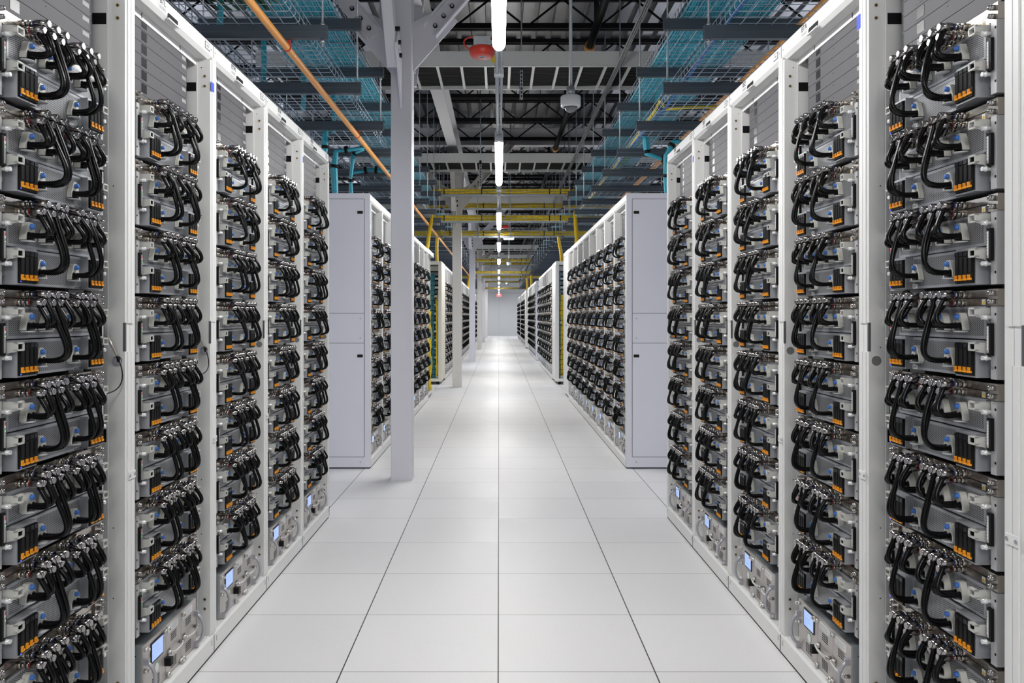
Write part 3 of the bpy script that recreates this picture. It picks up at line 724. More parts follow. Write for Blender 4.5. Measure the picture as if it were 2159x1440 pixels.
def far_row(side, ystart, rowname, lod, n=8, skip=()):
    for i in range(n):
        if i in skip: continue
        yc = ystart + PITCH * (i + 0.5); loc = rack_loc(side, yc); rz = RZ[side]
        place(RACKS[2], loc, rz, f'open white server rack, {ordinal(i)} from the camera in the {side} {rowname} row', 'server rack', f'white server racks of the {side} {rowname} row')
        place(CDUS[2], loc, rz, f'small silver coolant unit under {ordinal(i)} rack of the {side} {rowname} row', 'coolant unit', f'coolant units of the {side} {rowname} row')
        if lod is None: continue
        for k in range(8):
            place(TRAYS[lod][(i * 5 + k) % 2], (loc[0], loc[1], Z0 + UP * k), rz, f'server tray, {pos_word(k)}, {ordinal(i)} rack of the {side} {rowname} row', 'server', f'server trays of the {side} {rowname} row')
far_row('right', 7.50, 'second', 2); far_row('left', 7.50, 'second', 2)
far_row('right', 17.85, 'third', 3); far_row('left', 17.85, 'third', 3, 4)
far = MB()
for side in ('left', 'right'):
    for nm, ys in (('fourth', 25.83), ('fifth', 36.2), ('sixth', 44.13)): far_row(side, ys, nm, None)
rnd = random.Random(3); unit = MB(); tray_into(unit, rnd, 3)
def add_far(side, yc, k):
    M = Matrix.Translation((XF[side], yc, Z0 + UP * k)) @ Matrix.Rotation(RZ[side], 4, 'Z')
    u = MB(); u.v = [tuple(M @ Vector(v)) for v in unit.v]; u.f = unit.f; u.m = unit.m; u.sm = unit.sm; u.mats = unit.mats; _merge(far, u)
for side in ('left', 'right'):
    for ys in (25.83, 36.2, 44.13):
        for i in range(8):
            for k in range(8): add_far(side, ys + PITCH * (i + 0.5), k)
fo = bpy.data.objects.new('distant_server_trays', None)
me = bpy.data.meshes.new('distant_server_trays'); me.from_pydata(far.v, [], far.f)
for m in far.mats: me.materials.append(MATS[m])
me.polygons.foreach_set('material_index', far.m); me.update()
fo = bpy.data.objects.new('distant_server_trays', me); COL.objects.link(fo)
tag(fo, 'tiny black-hosed server trays filling the most distant racks on both sides', 'servers', None, 'stuff')
# closed ends of the rows
def end_panel(side, y, m, label):
    s = -1 if side == 'left' else 1; x0 = XF[side]; root = empty('end_panel', (x0, y, 0))
    b = MB(); b.box(*sorted((0, s * 1.2)), 0, 0.022, 0.012, 2.5, m); b.box(*sorted((0, s * 1.2)), 0.004, 0.022, 0.0, 0.012, 'gasket'); b.build('panel', root)
    d = MB()
    for z0, z1 in ((1.412, 2.445), (0.108, 1.138)): d.box(*sorted((s * 0.055, s * 1.145)), -0.003, 0.0, z0, z1, m)
    d.box(*sorted((s * 0.055, s * 1.145)), -0.0015, 0, 1.142, 1.408, m)
    for z in (0.1065, 1.140, 1.410, 2.4465): d.box(*sorted((s * 0.053, s * 1.147)), -0.0022, 0.0005, z - 0.0022, z + 0.0022, 'slot')
    d.box(*sorted((s * 0.0505, s * 0.0545)), -0.0022, 0.0005, 0.107, 2.447, 'slot')
    do = d.build('door_leaf', root)
    l = MB()
    for z in (2.325, 1.022): l.box(*sorted((s * 0.065, s * 0.115)), -0.006, -0.002, z - 0.013, z + 0.014, 'black')
    l.build('latch', do, label='black latch')
    c = MB()
    for z in (1.362, 1.185, 0.06): c.cyl((s * 0.088, -0.004, z), (s * 0.088, 0, z), 0.006, 'sticker_grey', 10)
    c.build('screw', root)
    tag(root, label, 'end panel', 'rack row end panels'); return root
for side in ('left', 'right'):
    end_panel(side, 7.477, 'panel_cool_lit', f'tall lavender-tinted white end panel facing the cross aisle on the {side}')
    end_panel(side, 25.80, 'panel_cool_lit', f'small distant lavender-tinted end panel of the {side} fourth row')
    end_panel(side, 44.10, 'panel_cool_lit', f'tiny farthest end panel of the {side} sixth row')

# ------------------------------------------------------------------ network bays
def cabinet_shell(root, y0, y1, side, near_open, front_open, m='white'):
    """local frame: rack frame axes; x along the row"""
    s = 1 if side == 'left' else -1                              # local x of the camera end is -s
    w = (y1 - y0) / 2; b = MB()
    for sx in (-1, 1):
        xa, xb = sorted((sx * (w - 0.035), sx * (w - 0.001)))
        for ya in (0.0, 0.55, 1.14):
            if near_open or not front_open or ya > 0 or sx == -s: b.box(xa, xb, ya, ya + 0.0595, 0.11, 2.4295, m)
    b.box(-w, w, -0.004, 0.06, 2.43, 2.50, m); b.box(-w, w, 1.14, 1.2, 2.43, 2.50, m); b.box(-w, -w + 0.05, 0.0605, 1.1395, 2.43, 2.50, m); b.box(w - 0.05, w, 0.0605, 1.1395, 2.43, 2.50, m)
    b.box(-w + 0.05, w - 0.05, 0.0605, 1.1395, 2.47, 2.49, 'slot')
    b.box(-w, w, -0.003, 1.2, 0.06, 0.12, m)
    for sx in (-1, 1):
        for ya in (0.08, 1.08): b.cyl((sx * (w - 0.1), ya, 0.0), (sx * (w - 0.1), ya, 0.06), 0.03, 'black', 8)
    fr = b.build('frame', root)
    if not near_open: 
        q = MB(); q.box(*sorted((-s * w, -s * (w - 0.012))), 0.06, 1.14, 0.12, 2.43, m); q.build('side_panel', root)
    q = MB(); q.box(*sorted((s * w, s * (w - 0.012))), 0.06, 1.14, 0.12, 2.43, m); q.build('side_panel', root)
    if not front_open:
        q = MB(); q.box(-w + 0.03, w - 0.08, -0.006, 0.02, 0.12, 2.42, m); q.box(-0.1 * s - 0.01, -0.1 * s + 0.01, -0.012, -0.005, 1.21, 1.25, 'black'); q.build('front_door', root)
    return fr
def wavy(p0, p1, r, m, n, amp, rnd, b, segs=24):
    p0, p1 = Vector(p0), Vector(p1); ph = rnd.uniform(0, 6); a1 = rnd.uniform(0.5, 1) * amp; a2 = rnd.uniform(0.5, 1) * amp
    b.tube([p0.lerp(p1, i / segs) + Vector((a1 * math.sin(ph + i * 0.9), a2 * math.cos(ph * 2 + i * 0.7), 0)) for i in range(segs + 1)], r, m, n)
def network_bay(side, yc, near, rn):
    L = side == 'left'; s = 1 if L else -1; root = empty('network_cabinet', rack_loc(side, yc), RZ[side]); rnd = random.Random(rn)
    if near:                                                     # third and fifth rows: open side towards the camera
        w = 0.575; cabinet_shell(root, yc - w, yc + w, side, True, False, 'cream' if L else 'white')
        X = -s * (w - 0.10)
        b = MB()
        for q in range(12):
            z0 = 0.2 + q * 0.18
            b.box(*sorted((-s * (w - 0.16), -s * (w - 0.30))), 0.06, 0.30, z0, z0 + 0.13, 'cable_grey')
            for k in range(8): b.box(*sorted((-s * (w - 0.152), -s * (w - 0.16))), 0.07 + k * 0.028, 0.088 + k * 0.028, z0 + 0.03, z0 + 0.1, 'sticker_grey')
        b.build('switches', root)
        tl, yl = ((0.125, 0.245), (0.065, 0.115)) if L else ((0.02, 0.09), (0.09, 0.20))
        b = MB()
        for q in range(26): wavy((X + rnd.uniform(-.03, .03), rnd.uniform(*tl), 0.13), (X + rnd.uniform(-.03, .03), rnd.uniform(*tl), 2.25 if L else (2.3 if q % 2 else 1.2)), 0.010, 'teal_dark', 5, 0.006, rnd, b)
        for q in range(20): z = 0.2 + q * 0.1; b.box(X - 0.045, X + 0.045, tl[0] - 0.01, tl[1] + 0.01, z, z + 0.008, 'black')
        b.build('teal_cable_bundle', root, label='dark teal cable bundle')
        b = MB()
        for q in range(22): wavy((X + rnd.uniform(-.03, .03), rnd.uniform(*yl), 0.16), (X + rnd.uniform(-.03, .03), rnd.uniform(*yl), rnd.uniform(1.6, 1.85)), 0.007, 'yellow_cable', 5, 0.010, rnd, b)
        if not L:
            for q in range(16): z = 0.2 + q * 0.1; b.box(X - 0.045, X + 0.045, yl[0] - 0.008, yl[1] + 0.008, z, z + 0.006, 'black')
        b.build('yellow_cable_bundle', root, label='yellow fibre cables')
    else:                                                        # second and fourth rows: at the far end of the row
        w = 0.575; cabinet_shell(root, yc - w, yc + w, side, False, L)
        if L:
            b = MB()
            for q in range(20):
                z0 = 0.2 + q * 0.11; b.box(-0.4, 0.4, 0.10, 0.3, z0, z0 + 0.085, 'cable_grey')
                for k in range(14): b.box(-0.38 + k * 0.055, -0.345 + k * 0.055, 0.094, 0.10, z0 + 0.02, z0 + 0.065, 'sticker_grey')
            b.build('patch_panels', root)
            b = MB()
            for q in range(34): wavy((rnd.uniform(-.52, -.15), rnd.uniform(-.03, .06), 0.14), (rnd.uniform(-.50, -.15), rnd.uniform(-.01, .06), rnd.uniform(0.6, 1.75)), 0.008, 'yellow_cable', 5, 0.018, rnd, b)
            b.build('yellow_cable_bundle', root, label='yellow fibre cables')
    return root
for side in ('left', 'right'):
    tag(network_bay(side, 14.175, False, 5), f'{"open-fronted" if side == "left" else "closed white"} network cabinet ending the {side} second row', 'network cabinet')
    tag(network_bay(side, 17.275, True, 6), f'network cabinet with teal and yellow cables opening the {side} third row', 'network cabinet')
    tag(network_bay(side, 32.5, False, 8), f'distant network cabinet ending the {side} fourth row', 'network cabinet')
    tag(network_bay(side, 35.62, True, 9), f'distant cream-tinted network cabinet opening the {side} fifth row', 'network cabinet')

# ------------------------------------------------------------------ lamps
def make_lamp():
    root = empty('tube_lamp'); b = MB(); b.tube([(0, 0.05, 0), (0, 2.405, 0), (0, 2.425, 0), (0, 2.437, 0), (0, 2.44, 0)], [0.036, 0.036, 0.033, 0.026, 0.018], 'lamp', 20); b.build('lens', root)
    c = MB(); c.box(-0.036, 0.036, 0, 0.07, -0.034, 0.045, 'galv'); c.build('end_cap', root)
    c = MB(); c.box(-0.02, 0.02, 0.02, 2.42, 0.0345, 0.055, 'galv'); c.build('mounting_channel', root)
    for y in (0.3, 2.1): c = MB(); c.cyl((0, y, 0.05), (0, y, 2.22), 0.003, 'galv', 6); c.build('hanger_wire', root)
    return root
lamp_sn = snapshot(make_lamp()); first = True
for k, y in enumerate(LAMP_Y):
    if k: o = copy_snap(lamp_sn)
    else: o = lamp_sn[0]
    o.location = (0.0, y, 2.89)
    lab = 'bright tube lamp behind the camera' if k == 0 else (f'bright white tube lamp over the aisle, {ordinal(k - 1)} from the camera')
    tag(o, lab, 'lamp', 'tube lamps in line over the aisle')
cm = None
for k, y in enumerate(LAMP_Y[:-1]):
    if cm is None:
        b = MB(); b.cyl((-0.012, 2.44, 0.02), (-0.012, 4.755, 0.02), 0.012, 'galv', 10); b.cyl((0.016, 2.44, 0.02), (0.016, 4.755, 0.02), 0.009, 'galv', 8)
        b.box(-0.03, 0.03, 3.0, 3.03, -0.005, 0.045, 'galv'); o = cm = b.build('lamp_conduit')
    else: o = cm.copy(); COL.objects.link(o)
    o.location = (0, y, 2.89); tag(o, f'pair of grey conduits joining lamps, {ordinal(k)} gap of the line', 'conduit', 'conduits between the lamps')

# ------------------------------------------------------------------ overhead trapeze hangers, baskets, ladders
TR_Y = [4.97 + 1.216 * k for k in range(-2, 39)]
EDGE = {'left': (-1.035, -2.25), 'right': (1.235, 2.45)}; ZL, ZU = 3.094, 3.572
def strut_mb(x0, x1, z):
    b = MB(); m = 'strut'
    for zz in (z - 0.0405, z + 0.0015): b.box(x0, x1, -0.0205, 0.0205, zz, zz + 0.039, m)
    b.box(x0 + 0.001, x1 - 0.001, -0.015, 0.015, z - 0.003, z + 0.003, 'galv')
    return b
def make_trapeze(side):
    root = empty('trapeze_hanger'); a, c = EDGE[side]; x0, x1 = sorted((a, c))
    strut_mb(x0, x1, ZL).build('lower_strut', root); strut_mb(x0, x1, ZU).build('upper_strut', root)
    for x in (x0 + 0.03, x1 - 0.03):
        b = MB(); b.cyl((x, 0, ZL - 0.085), (x, 0, 5.12), 0.0065, 'galv', 8)
        for z in (ZL - 0.055, ZU - 0.055, ZL + 0.048, ZU + 0.048): b.cyl((x, 0, z - 0.007), (x, 0, z + 0.007), 0.016, 'galv', 6)
        b.build('threaded_rod', root)
    return root
for side in ('left', 'right'):
    sn = snapshot(make_trapeze(side))
    for i, y in enumerate(TR_Y):
        o = sn[0] if i == 0 else copy_snap(sn); o.location = (0, y, 0)
        tag(o, f'dark strut trapeze with threaded rods over the {side} racks, {ordinal(i)} from the camera', 'hanger', f'strut hangers over the {side} racks')
BX = {'left': (-1.845, -1.20), 'right': (1.36, 2.02)}
def basket_mb(x0, x1, y0, y1, z, h=0.10, pitch=0.10, r=0.0028):
    b = MB(); n = 8
    for k in range(n): b.cyl((x0 + (x1 - x0) * k / (n - 1), y0, z), (x0 + (x1 - x0) * k / (n - 1), y1, z), r, 'wire', 5)
    for x in (x0, x1):
        for q in (0.5, 1.0): b.cyl((x, y0, z + h * q), (x, y1, z + h * q), r, 'wire', 5)
    y = y0 + pitch / 2
    while y < y1:
        b.tube([(x0, y, z + h), (x0, y, z + 0.018), (x0 + 0.018, y, z + 0.003), (x1 - 0.018, y, z + 0.003), (x1, y, z + 0.018), (x1, y, z + h)], r, 'wire', 4); y += pitch
    return b
for side in ('left', 'right'):
    x0, x1 = BX[side]
    for zc, lev in ((ZL, 'lower'), (ZU, 'upper')):
        b = basket_mb(x0, x1, 1.6, 26.0, zc + 0.046, pitch=0.10)
        tag(b.build('wire_basket'), f'long galvanised wire basket tray, {lev} one over the {side} racks', 'cable tray', 'wire basket trays')
        b = basket_mb(x0, x1, 26.2, 52.0, zc + 0.046, pitch=0.3, r=0.004)
        tag(b.build('wire_basket'), f'distant wire basket tray, {lev} one over the far {side} racks', 'cable tray', 'wire basket trays')
    b = MB(); rnd = random.Random(4)
    for q in range(30):
        x = x0 + 0.012 + (x1 - x0 - 0.024) * q / 29; ph = rnd.uniform(0, 6); zz = ZU + 0.064 + rnd.uniform(0, 0.008)
        b.tube([(x + 0.002 * math.sin(ph + i), 1.6 + 50.0 * i / 40, zz) for i in range(41)], 0.0108, 'teal', 6)
    for k, y in enumerate([1.9 + 2.43 * i for i in range(10)]): b.box(x0 + 0.01, x1 - 0.01, y - 0.008, y + 0.008, ZU + 0.0505, ZU + 0.0535, 'black')
    tag(b.build('teal_fibre_cables'), f'flat layer of teal fibre cables filling the upper {side} basket', 'cables', None, 'stuff')
# cables lying in the lower baskets
def lay(name, pts, r, m, label, cat='cable', n=8, group=None):
    b = MB(); b.tube(pts, r, m, n); return tag(b.build(name), label, cat, group)
zb = ZL + 0.052
b = MB(); rnd = random.Random(5)
for q in range(24):
    x = rnd.uniform(-1.62, -1.30); z = zb + 0.012 + rnd.uniform(0, 0.07)
    b.tube([(x + 0.03 * math.sin(q + i), 3.3 + 1.5 * i / 10, z) for i in range(11)], 0.008, 'green_cable', 6)
tag(b.build('green_cable_bundle'), 'bundle of dark green cables coiled in the near left lower basket', 'cables', None, 'stuff')
lay('blue_cable', [(1.40 + 0.02 * math.sin(i * 0.8), 2.0 + 0.5 * i, zb + 0.014) for i in range(17)], 0.012, 'blue_cable', 'blue cable run lying in the right lower basket')
for k, (x, y) in enumerate(((-1.76, 5.15), (-1.80, 6.25), (-1.70, 7.1), (-1.62, 8.0))):
    b = MB()
    for q in range(3): b.tube([(x + 0.012 * q, y, ZU - 0.02), (x + 0.012 * q + 0.004, y + 0.01, ZU - 0.25), (x + 0.012 * q, y, zb + 0.01)], 0.009, 'teal', 6)
    tag(b.build('teal_cable_strand'), f'short teal strand between the two left baskets, {ordinal(k)} from the camera', 'cable', 'short teal strands')
lay('yellow_cable', [(1.39, 13.0, zb + 0.02), (1.38, 11.0, zb + 0.03), (1.385, 9.0, zb + 0.02), (1.40, 7.4, zb + 0.08), (1.42, 7.25, zb + 0.14), (1.43, 7.05, zb + 0.012), (1.6, 7.0, zb + 0.012), (2.0, 6.98, zb + 0.012)], 0.013, 'yellow_cable', 'thin yellow cable bent over the right lower basket')
lay('yellow_cable', [(1.95, 4.2, zb + 0.02), (1.92, 5.0, zb + 0.02), (1.93, 5.6, zb + 0.02), (1.92, 6.2, zb + 0.02)], 0.018, 'yellow_cable', 'short yellow cable bundle lying deep in the right lower basket')
b = MB()
for k in range(14): b.tube([(1.40, 9.3 + k * 0.07, zb + 0.02), (1.44, 9.32 + k * 0.07, zb + 0.085), (1.49, 9.33 + k * 0.07, zb + 0.02)], 0.006, 'green_cable', 6)
b.tube([(1.445, 9.2, zb + 0.05), (1.445, 10.4, zb + 0.05)], 0.03, 'badge_green', 8)
tag(b.build('green_hose_coil'), 'bright green ribbed bundle in the right lower basket', 'cable')
# hanging teal bundles over the second row
def hang(side, pts, r, label, coil=None):
    b = MB(); s = -1 if side == 'left' else 1
    P = [Vector((s * x, y, z)) for x, y, z in pts]; sm = []
    for a, c in zip(P, P[1:]): sm += [a.lerp(c, t / 5) for t in range(5)]
    sm.append(P[-1])
    for q in range(7):
        a = q / 7 * 2 * math.pi; d = Vector((math.cos(a), math.sin(a) * 0.8, 0.3 * math.sin(a + 1))) * r * (0.62 if q else 0.0)
        b.tube([p + d * (0.7 + 0.3 * math.sin(i * 0.5)) for i, p in enumerate(sm)], r * 0.45, 'teal', 6)
    for t in (0.35, 0.75):
        i = int(t * (len(sm) - 2)); p, q = sm[i], sm[i + 1]; d = (q - p).normalized(); b.tube([p, p + d * 0.03], r * 1.12, 'black', 8)
    tag(b.build('teal_cable_drop'), label, 'cable bundle', 'teal cable drops')
hang('left', [(1.62, 7.7, 3.12), (1.63, 7.72, 2.95), (1.66, 7.75, 2.70), (1.70, 7.8, 2.51)], 0.032, 'teal cable bundle dropping into the left second row, nearest the front row')
hang('left', [(1.30, 7.9, 3.0), (1.42, 7.9, 2.98), (1.56, 7.9, 2.97), (1.58, 7.9, 2.8), (1.57, 7.92, 2.51)], 0.036, 'teal cable bundle bending from a loop onto the left end panel')
hang('left', [(1.40, 8.5, 3.10), (1.50, 8.5, 3.06), (1.53, 8.5, 2.8), (1.53, 8.55, 2.51)], 0.028, 'thin teal cable drop nearest the column')
hang('left', [(1.25, 9.3, 3.02), (1.45, 9.3, 3.04), (1.65, 9.3, 3.0)], 0.04, 'looped teal cable coil hung behind the left end panel')
hang('right', [(1.95, 7.8, 3.02), (1.66, 7.8, 3.04), (1.58, 7.8, 2.9), (1.60, 7.85, 2.7), (1.62, 7.9, 2.51)], 0.034, 'teal cable bundle bending down onto the right end panel')
hang('right', [(1.72, 8.2, 3.08), (1.68, 8.2, 2.95), (1.68, 8.2, 2.51)], 0.026, 'slimmer teal cable drop behind the right bundle')
hang('right', [(1.44, 8.1, 3.15), (1.46, 8.1, 2.98), (1.60, 8.1, 2.93), (1.85, 8.1, 2.92)], 0.032, 'looped teal cable coil hung over the right end panel')
# ladder trays across the aisle
def ladder(y0, x0, x1, z=4.05, w=0.915):
    root = empty('cable_ladder', (0, y0, z)); b = MB(); m = 'tray_white'
    for y in (0, w - 0.02):
        b.box(x0, x1, y, y + 0.006, 0.0062, 0.1588, m); b.box(x0, x1, y - 0.001, y + 0.022, 0.0, 0.006, m); b.box(x0, x1, y - 0.001, y + 0.022, 0.159, 0.165, m)
    b.build('side_rails', root)
    b = MB(); x = x0 + 0.11
    while x < x1: b.box(x, x + 0.028, 0.004, w - 0.01, 0.008, 0.030, m); x += 0.259
    b.build('rungs', root)
    b = MB(); rnd = random.Random(int(y0 * 10))
    for q in range(20):
        y = 0.05 + 0.8 * q / 19; b.tube([(x0 + (x1 - x0) * i / 20, y + rnd.uniform(-.012, .012), 0.05 + rnd.uniform(0, 0.012)) for i in range(21)], 0.024, 'cable_grey', 6)
    c = b.build('grey_power_cables'); c.location = (0, y0, z); return root, c
LAD = [8.80, 14.30, 19.4, 27.1, 32.6, 37.7, 45.4]
for i, y in enumerate(LAD):
    r, c = ladder(y, -2.6, 3.2)
    tag(r, f'white ladder cable tray crossing over the aisle, {ordinal(i)} from the camera', 'cable tray', 'ladder trays over the aisle')
    tag(c, f'dark cables lying in the {ordinal(i)} ladder tray from the camera', 'cables', None, 'stuff')
y_ = MB(); y_.box(-0.075, 0.005, 8.797, 8.7985, 4.09, 4.17, 'yellow'); tag(y_.build('yellow_notice'), 'plain yellow notice stuck on the near ladder tray beside the lamps', 'sticker')
# long rail that carries the right-hand rods
b = MB(); m = 'rail_grey'
b.box(1.24, 1.246, 0.5, 52, 4.01, 4.05, m); b.box(1.275, 1.281, 0.5, 52, 4.01, 4.05, m); b.box(1.24, 1.281, 0.5, 52, 4.044, 4.05, m); b.box(1.24, 1.252, 0.5, 52, 4.01, 4.014, m); b.box(1.269, 1.281, 0.5, 52, 4.01, 4.014, m)
tag(b.build('support_rail'), 'long galvanised support rail running along the right of the aisle', 'rail')
# yellow fibre trays over the cross aisles
def cross_tray(y, z, label, m='yellow_cable'):
    w = 0.30; root = empty('fibre_tray', (0, y, z)); b = MB(); x0, x1 = -2.3, 2.5
    for k in range(5): b.cyl((x0, w * k / 4, 0), (x1, w * k / 4, 0), 0.003, 'wire', 5)
    for yy in (0, w):
        for h in (0.05, 0.1): b.cyl((x0, yy, h), (x1, yy, h), 0.003, 'wire', 5)
    x = x0
    while x < x1: b.tube([(x, 0, 0.1), (x, 0, 0), (x, w, 0), (x, w, 0.1)], 0.003, 'wire', 4); x += 0.10
    b.build('basket', root)
    b = MB(); b.box(x0, x1, 0.02, w - 0.02, 0.004, 0.010, 'clear_flange'); b.build('liner', root)
    for xx in (-1.15, 1.28):
        b = MB(); b.cyl((xx, -0.02, -0.03), (xx, -0.02, 5.1 - z), 0.006, 'galv', 6); b.cyl((xx, w + 0.02, -0.03), (xx, w + 0.02, 5.1 - z), 0.006, 'galv', 6); b.box(xx - 0.02, xx + 0.02, -0.05, w + 0.05, -0.025, -0.003, 'strut'); b.build('hanger', root)
    tag(root, label + ' fibre tray crossing over the aisle', 'cable tray', 'yellow fibre trays')
    b = MB(); rnd = random.Random(int(y * 7 + z * 31))
    for q in range(40):
        yy = y + 0.03 + 0.24 * (q % 10) / 9; zz = z + 0.024 + 0.021 * (q // 10) + rnd.uniform(0, 0.012)
        b.tube([(x0 + (x1 - x0) * i / 16, yy + rnd.uniform(-.01, .01), zz + rnd.uniform(-.004, .004)) for i in range(17)], 0.014, m, 5)
    for x in (-1.0, -0.32, 0.9, 1.1): b.box(x, x + 0.02, y + 0.01, y + 0.29, z + 0.010, z + 0.112, 'black')
    tag(b.build('yellow_fibre_cables'), 'yellow fibre cables lying in the ' + label + ' tray', 'cables', None, 'stuff')
for yb, nm in ((14.85, 'first'), (33.2, 'distant')):
    for dy, z, q in ((0, 3.58, 'upper near'), (1.75, 3.56, 'upper far'), (0, 3.10, 'lower near'), (1.75, 3.00, 'lower far')):
        cross_tray(yb + dy, z, f'{nm} cross aisle {q}')
cross_tray(50.5, 3.45, 'farthest cross aisle upper'); cross_tray(50.5, 3.05, 'farthest cross aisle lower')
# yellow ducts dropping to the network bays
def duct(pts, r, label):
    P = [Vector(p) for p in pts]; sm = []
    for i in range(len(P) - 1):
        p0 = P[max(i - 1, 0)]; p1 = P[i]; p2 = P[i + 1]; p3 = P[min(i + 2, len(P) - 1)]
        for k in range(8):
            t = k / 8; sm.append(0.5 * ((2 * p1) + (p2 - p0) * t + (2 * p0 - 5 * p1 + 4 * p2 - p3) * t * t + (3 * p1 - p0 - 3 * p2 + p3) * t ** 3))
    sm.append(P[-1]); b = MB(); b.tube(sm, r, 'yellow', 10); tag(b.build('yellow_duct'), label, 'duct', 'yellow fibre ducts')
duct([(-1.20, 14.75, 3.2), (-1.21, 14.6, 3.0), (-1.23, 14.45, 2.8), (-1.26, 14.3, 2.44)], 0.034, 'yellow duct dropping into the network cabinet ending the left second row')
duct([(-1.15, 16.75, 3.06), (-1.24, 16.8, 3.05), (-1.27, 16.85, 2.85), (-1.27, 16.9, 2.44)], 0.034, 'yellow duct dropping into the cabinet opening the left third row')
duct([(1.36, 14.7, 3.25), (1.36, 14.6, 3.0), (1.36, 14.4, 2.75), (1.33, 14.3, 2.44)], 0.036, 'yellow duct dropping into the cabinet ending the right second row')
duct([(1.22, 16.8, 3.1), (1.23, 16.85, 2.9), (1.27, 16.9, 2.7), (1.29, 16.95, 2.44)], 0.034, 'yellow duct dropping into the cabinet opening the right third row')
duct([(1.30, 33.2, 3.1), (1.30, 33.0, 2.8), (1.30, 32.8, 2.44)], 0.05, 'distant yellow duct over the right fourth row')
duct([(1.18, 35.0, 3.1), (1.2, 35.1, 2.8), (1.22, 35.2, 2.44)], 0.05, 'distant yellow duct over the right fifth row')
duct([(-1.2, 33.2, 3.1), (-1.22, 33.0, 2.8), (-1.25, 32.8, 2.44)], 0.05, 'distant yellow duct over the left fourth row')
# orange conduit on the left and on the right
def conduit(name, pts, r, m, label, clamps):
    root = empty(name, (0, 0, 0)); b = MB(); b.tube(pts, r, m, 12); b.build('pipe', root)
    for x, y, z in clamps:
        c = MB(); c.tube([(x, y - 0.008, z), (x, y + 0.008, z)], r + 0.004, 'red', 12); c.box(x + 0.004, x + 0.022, y - 0.006, y + 0.006, z, ZL - 0.04, 'red'); c.build('clamp', root, label='red clamp')
    tag(root, label, 'conduit'); return root
pts = [(-1.30 + 0.004 * i, 0.6 + 1.2 * i, 3.01) for i in range(34)]
cl = [(-1.30 + 0.004 * (y - 0.6) / 1.2, y, 3.01) for y in [4.99 + 2.432 * k for k in range(14)]]
co = conduit('orange_conduit', pts, 0.022, 'orange_pipe', 'orange conduit running under the left struts along the aisle', cl)
b = MB()
for k in range(9): b.box(-1.283 + 0.001 * k, -1.2765 + 0.001 * k, 4.30 + k * 0.022, 4.315 + k * 0.022, 3.012, 3.022, 'red_mark')
b.build('red_marking', co)
conduit('orange_conduit', [(2.12, 1.0 + 2 * i, 3.42) for i in range(10)], 0.032, 'orange_pipe', 'orange conduit running high above the right racks', [(2.12, 8.6, 3.42)])
# sprinkler main
b = MB(); b.cyl((1.09, 0.5, 4.62), (1.09, 52, 4.62), 0.045, 'black', 12)
r = b.build('sprinkler_pipe'); c = MB()
for y in (9.9, 15.9, 21.9, 27.9): c.cyl((1.09, y - 0.06, 4.62), (1.09, y + 0.06, 4.62), 0.062, 'orange_pipe', 14)
c.build('coupling', r, label='orange pipe coupling'); c = MB()
for y in (9.2, 13.4, 18.0, 24.0): c.cyl((1.09, y, 4.62), (1.09, y, 5.1), 0.03, 'black', 10)
c.build('riser', r); tag(r, 'black sprinkler pipe with orange couplings under the roof deck', 'pipe')
# dome cameras
def dome(x, y, z, top, label, q=1.0):
    root = empty('dome_camera', (x, y, z)); b = MB()
    b.lathe([(0.0, 0.075), (0.076, 0.075), (0.081, 0.068), (0.081, 0.0), (0.074, -0.012), (0.056, -0.014), (0.052, -0.004), (0.0, -0.004)], (0, 0, 0), 'cam_white', 28); b.build('housing', root)
    b = MB(); b.lathe([(0.052 * math.cos(t), -0.006 - 0.050 * math.sin(t)) for t in [i / 7 * math.pi / 2 for i in range(8)]], (0, 0, 0), 'glass_dome', 24); b.build('dome', root)
    b = MB(); b.sphere((0, 0, -0.010), 0.030, 'black', 14, 8); b.lathe([(0.056, -0.0145), (0.050, -0.0175), (0.049, -0.006)], (0, 0, 0), 'black', 24); b.build('lens_ball', root)
    b = MB(); b.cyl((0, 0, 0.075), (0, 0, 0.145), 0.034, 'galv', 14); b.cyl((0, 0, 0.14), (0, 0, top - z), 0.014, 'galv', 10); b.build('drop_pole', root)
    tag(root, label, 'camera', 'dome cameras'); return root
dome(0.574, 6.6, 3.07, 5.12, 'white dome security camera hanging on a pole right of the lamps')
dome(0.325, 26.5, 3.06, 5.12, 'small distant white dome camera on a thin pole')
dome(0.42, 41.0, 3.0, 5.12, 'tiny farthest dome camera near the back wall')
# red alarms
def alarm(x, y, z, label):
    root = empty('alarm', (x, y, z)); b = MB()
    b.lathe([(0.0, 0.035), (0.080, 0.035), (0.086, 0.028), (0.083, -0.004), (0.070, -0.022), (0.062, -0.024), (0, -0.024)], (0, 0, 0), 'red', 32)
    b.lathe([(0.026, -0.0245), (0, -0.0250)], (0, 0, 0), 'label_white', 20); b.lathe([(0.02, -0.0252), (0, -0.0255)], (0, 0, 0), 'blue_ring', 20); b.build('sounder', root)
    b = MB(); b.box(-0.055, 0.055, -0.05, 0.05, 0.035, 0.098, 'galv')
    for q in (-0.03, 0.0, 0.03): b.cyl((q, -0.0505, 0.07), (q, -0.053, 0.07), 0.011, 'galv', 12)
    b.build('junction_box', root)
    b = MB(); b.tube(bez((-0.05, 0.0, 0.01), (-0.16, 0.02, 0.06), (-0.14, 0.02, 0.13), (0.0, 0.02, 0.115), 16) + [Vector((0.11, 0.02, 0.105))], 0.005, 'red', 8); b.build('red_cable', root)
    b = MB(); b.box(0.05, 0.12, 0.0, 0.02, 0.07, 0.09, 'galv'); b.cyl((0.11, 0.01, -0.19), (0.11, 0.01, 5.1 - z), 0.006, 'galv', 8); b.build('bracket', root)
    tag(root, label, 'alarm', 'red alarms'); return root
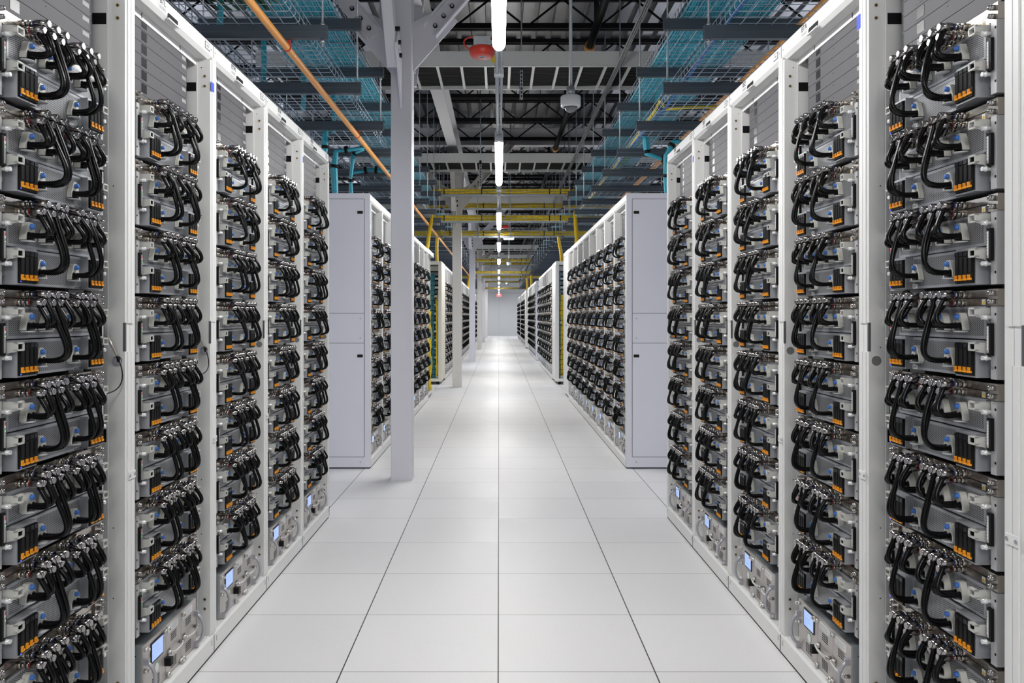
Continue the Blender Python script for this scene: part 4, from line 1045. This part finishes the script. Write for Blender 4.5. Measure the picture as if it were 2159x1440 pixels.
alarm(-0.11, 5.4, 3.105, 'round red alarm sounder beside the nearest lamp')
alarm(0.11, 15.9, 3.10, 'small distant red alarm sounder right of the lamps')
b = MB(); b.box(0.10, 0.32, 17.6, 17.68, 3.02, 3.14, 'cam_white'); o = b.build('emergency_light'); q = MB()
for x in (0.13, 0.29): q.cyl((x, 17.6, 3.06), (x, 17.56, 3.05), 0.04, 'clear_flange', 14)
q.cyl((0.21, 17.64, 3.14), (0.21, 17.64, 5.1), 0.008, 'galv', 8); q.build('spot_heads', o); tag(o, 'white twin-head emergency light beside the far lamps', 'emergency light')
# hanging rods between lamp line and deck
for i, (x, y, z0) in enumerate(((0.245, 9.0, 3.75), (-0.29, 12.9, 3.4), (-0.42, 16.3, 2.95))):
    b = MB(); b.cyl((x, y, z0), (x, y, 5.1), 0.007, 'galv', 8); b.box(x - 0.02, x + 0.02, y - 0.02, y - 0.017, z0, z0 + 0.40, 'galv'); b.box(x - 0.02, x - 0.017, y - 0.02, y + 0.01, z0, z0 + 0.40, 'galv'); b.box(x + 0.017, x + 0.02, y - 0.02, y + 0.01, z0, z0 + 0.40, 'galv')
    for q in range(9): b.box(x - 0.007, x + 0.007, y - 0.0212, y - 0.0198, z0 + 0.02 + q * 0.042, z0 + 0.045 + q * 0.042, 'black')
    b.box(x - 0.018, x + 0.018, y - 0.03, y + 0.02, z0 + 0.36, z0 + 0.42, 'black')
    tag(b.build('hanger_rod'), f'thin hanging rod with clamps {"right of the nearest lamp gap" if i == 0 else ("left of the second lamp" if i == 1 else "beside the second column")}', 'rod', 'loose hanging rods')
# exit sign on the back wall
root = empty('exit_sign', (0, YW, 2.78)); b = MB(); b.box(-0.17, 0.17, -0.06, 0.0, 0, 0.21, 'exit_face'); b.build('housing', root)
text('lettering', 'EXIT', 0.15, 'exit_red', root, (0, -0.062, 0.105), (math.pi / 2, 0, 0)); tag(root, 'red lit EXIT sign on the back wall', 'sign')
# blue tape scraps and antennas
def tape(x, y, z, w, h, label):
    s = 1 if x < 0 else -1; b = MB(); b.box(*sorted((0, s * 0.0012)), -w / 2, w / 2, -h / 2, h / 2, 'blue_tape')
    o = b.build('blue_tape', loc=(x + s * 0.004, y, z)); tag(o, label, 'tape', 'scraps of blue tape')
tape(-1.17, 3.352, 2.315, 0.034, 0.036, 'scrap of blue tape on the post after the left rack marked BTL')
tape(-1.17, 4.905, 2.315, 0.022, 0.035, 'scrap of blue tape on the post after the left rack marked BTN')
tape(1.157, 2.640, 2.325, 0.026, 0.045, 'scrap of blue tape on the post before the right rack marked BTA')
tape(1.157, 4.890, 2.315, 0.022, 0.035, 'scrap of blue tape on the post of the right rack marked BSX')
def antenna(side, yc, label):
    root = empty('antenna', rack_loc(side, yc), RZ[side]); b = MB()
    b.cyl((0.345, 0.024, 1.240), (0.338, 0.024, 1.240), 0.014, 'handle_grey', 14); b.build('magnet_foot', root)
    b = MB(); b.cyl((0.340, 0.018, 1.255), (0.332, 0.052, 1.325), 0.004, 'antenna_silver', 8); b.cyl((0.341, 0.016, 1.240), (0.339, 0.019, 1.257), 0.0055, 'black', 8); b.build('whip', root)
    b = MB(); b.tube(bez((0.340, 0.015, 1.243), (0.335, -0.015, 1.17), (0.31, 0.01, 1.145), (0.25, 0.020, 1.150), 16), 0.002, 'hose', 6); b.build('lead', root)
    tag(root, label, 'antenna', 'small antennas on the left racks')
antenna('left', 5.66 - PITCH * 4.5 + 0.0, 'small silver antenna with black lead on the nearest left rack')
antenna('left', 5.66 - PITCH * 3.5 + 0.0, 'small antenna with black lead on the left rack marked BTL')
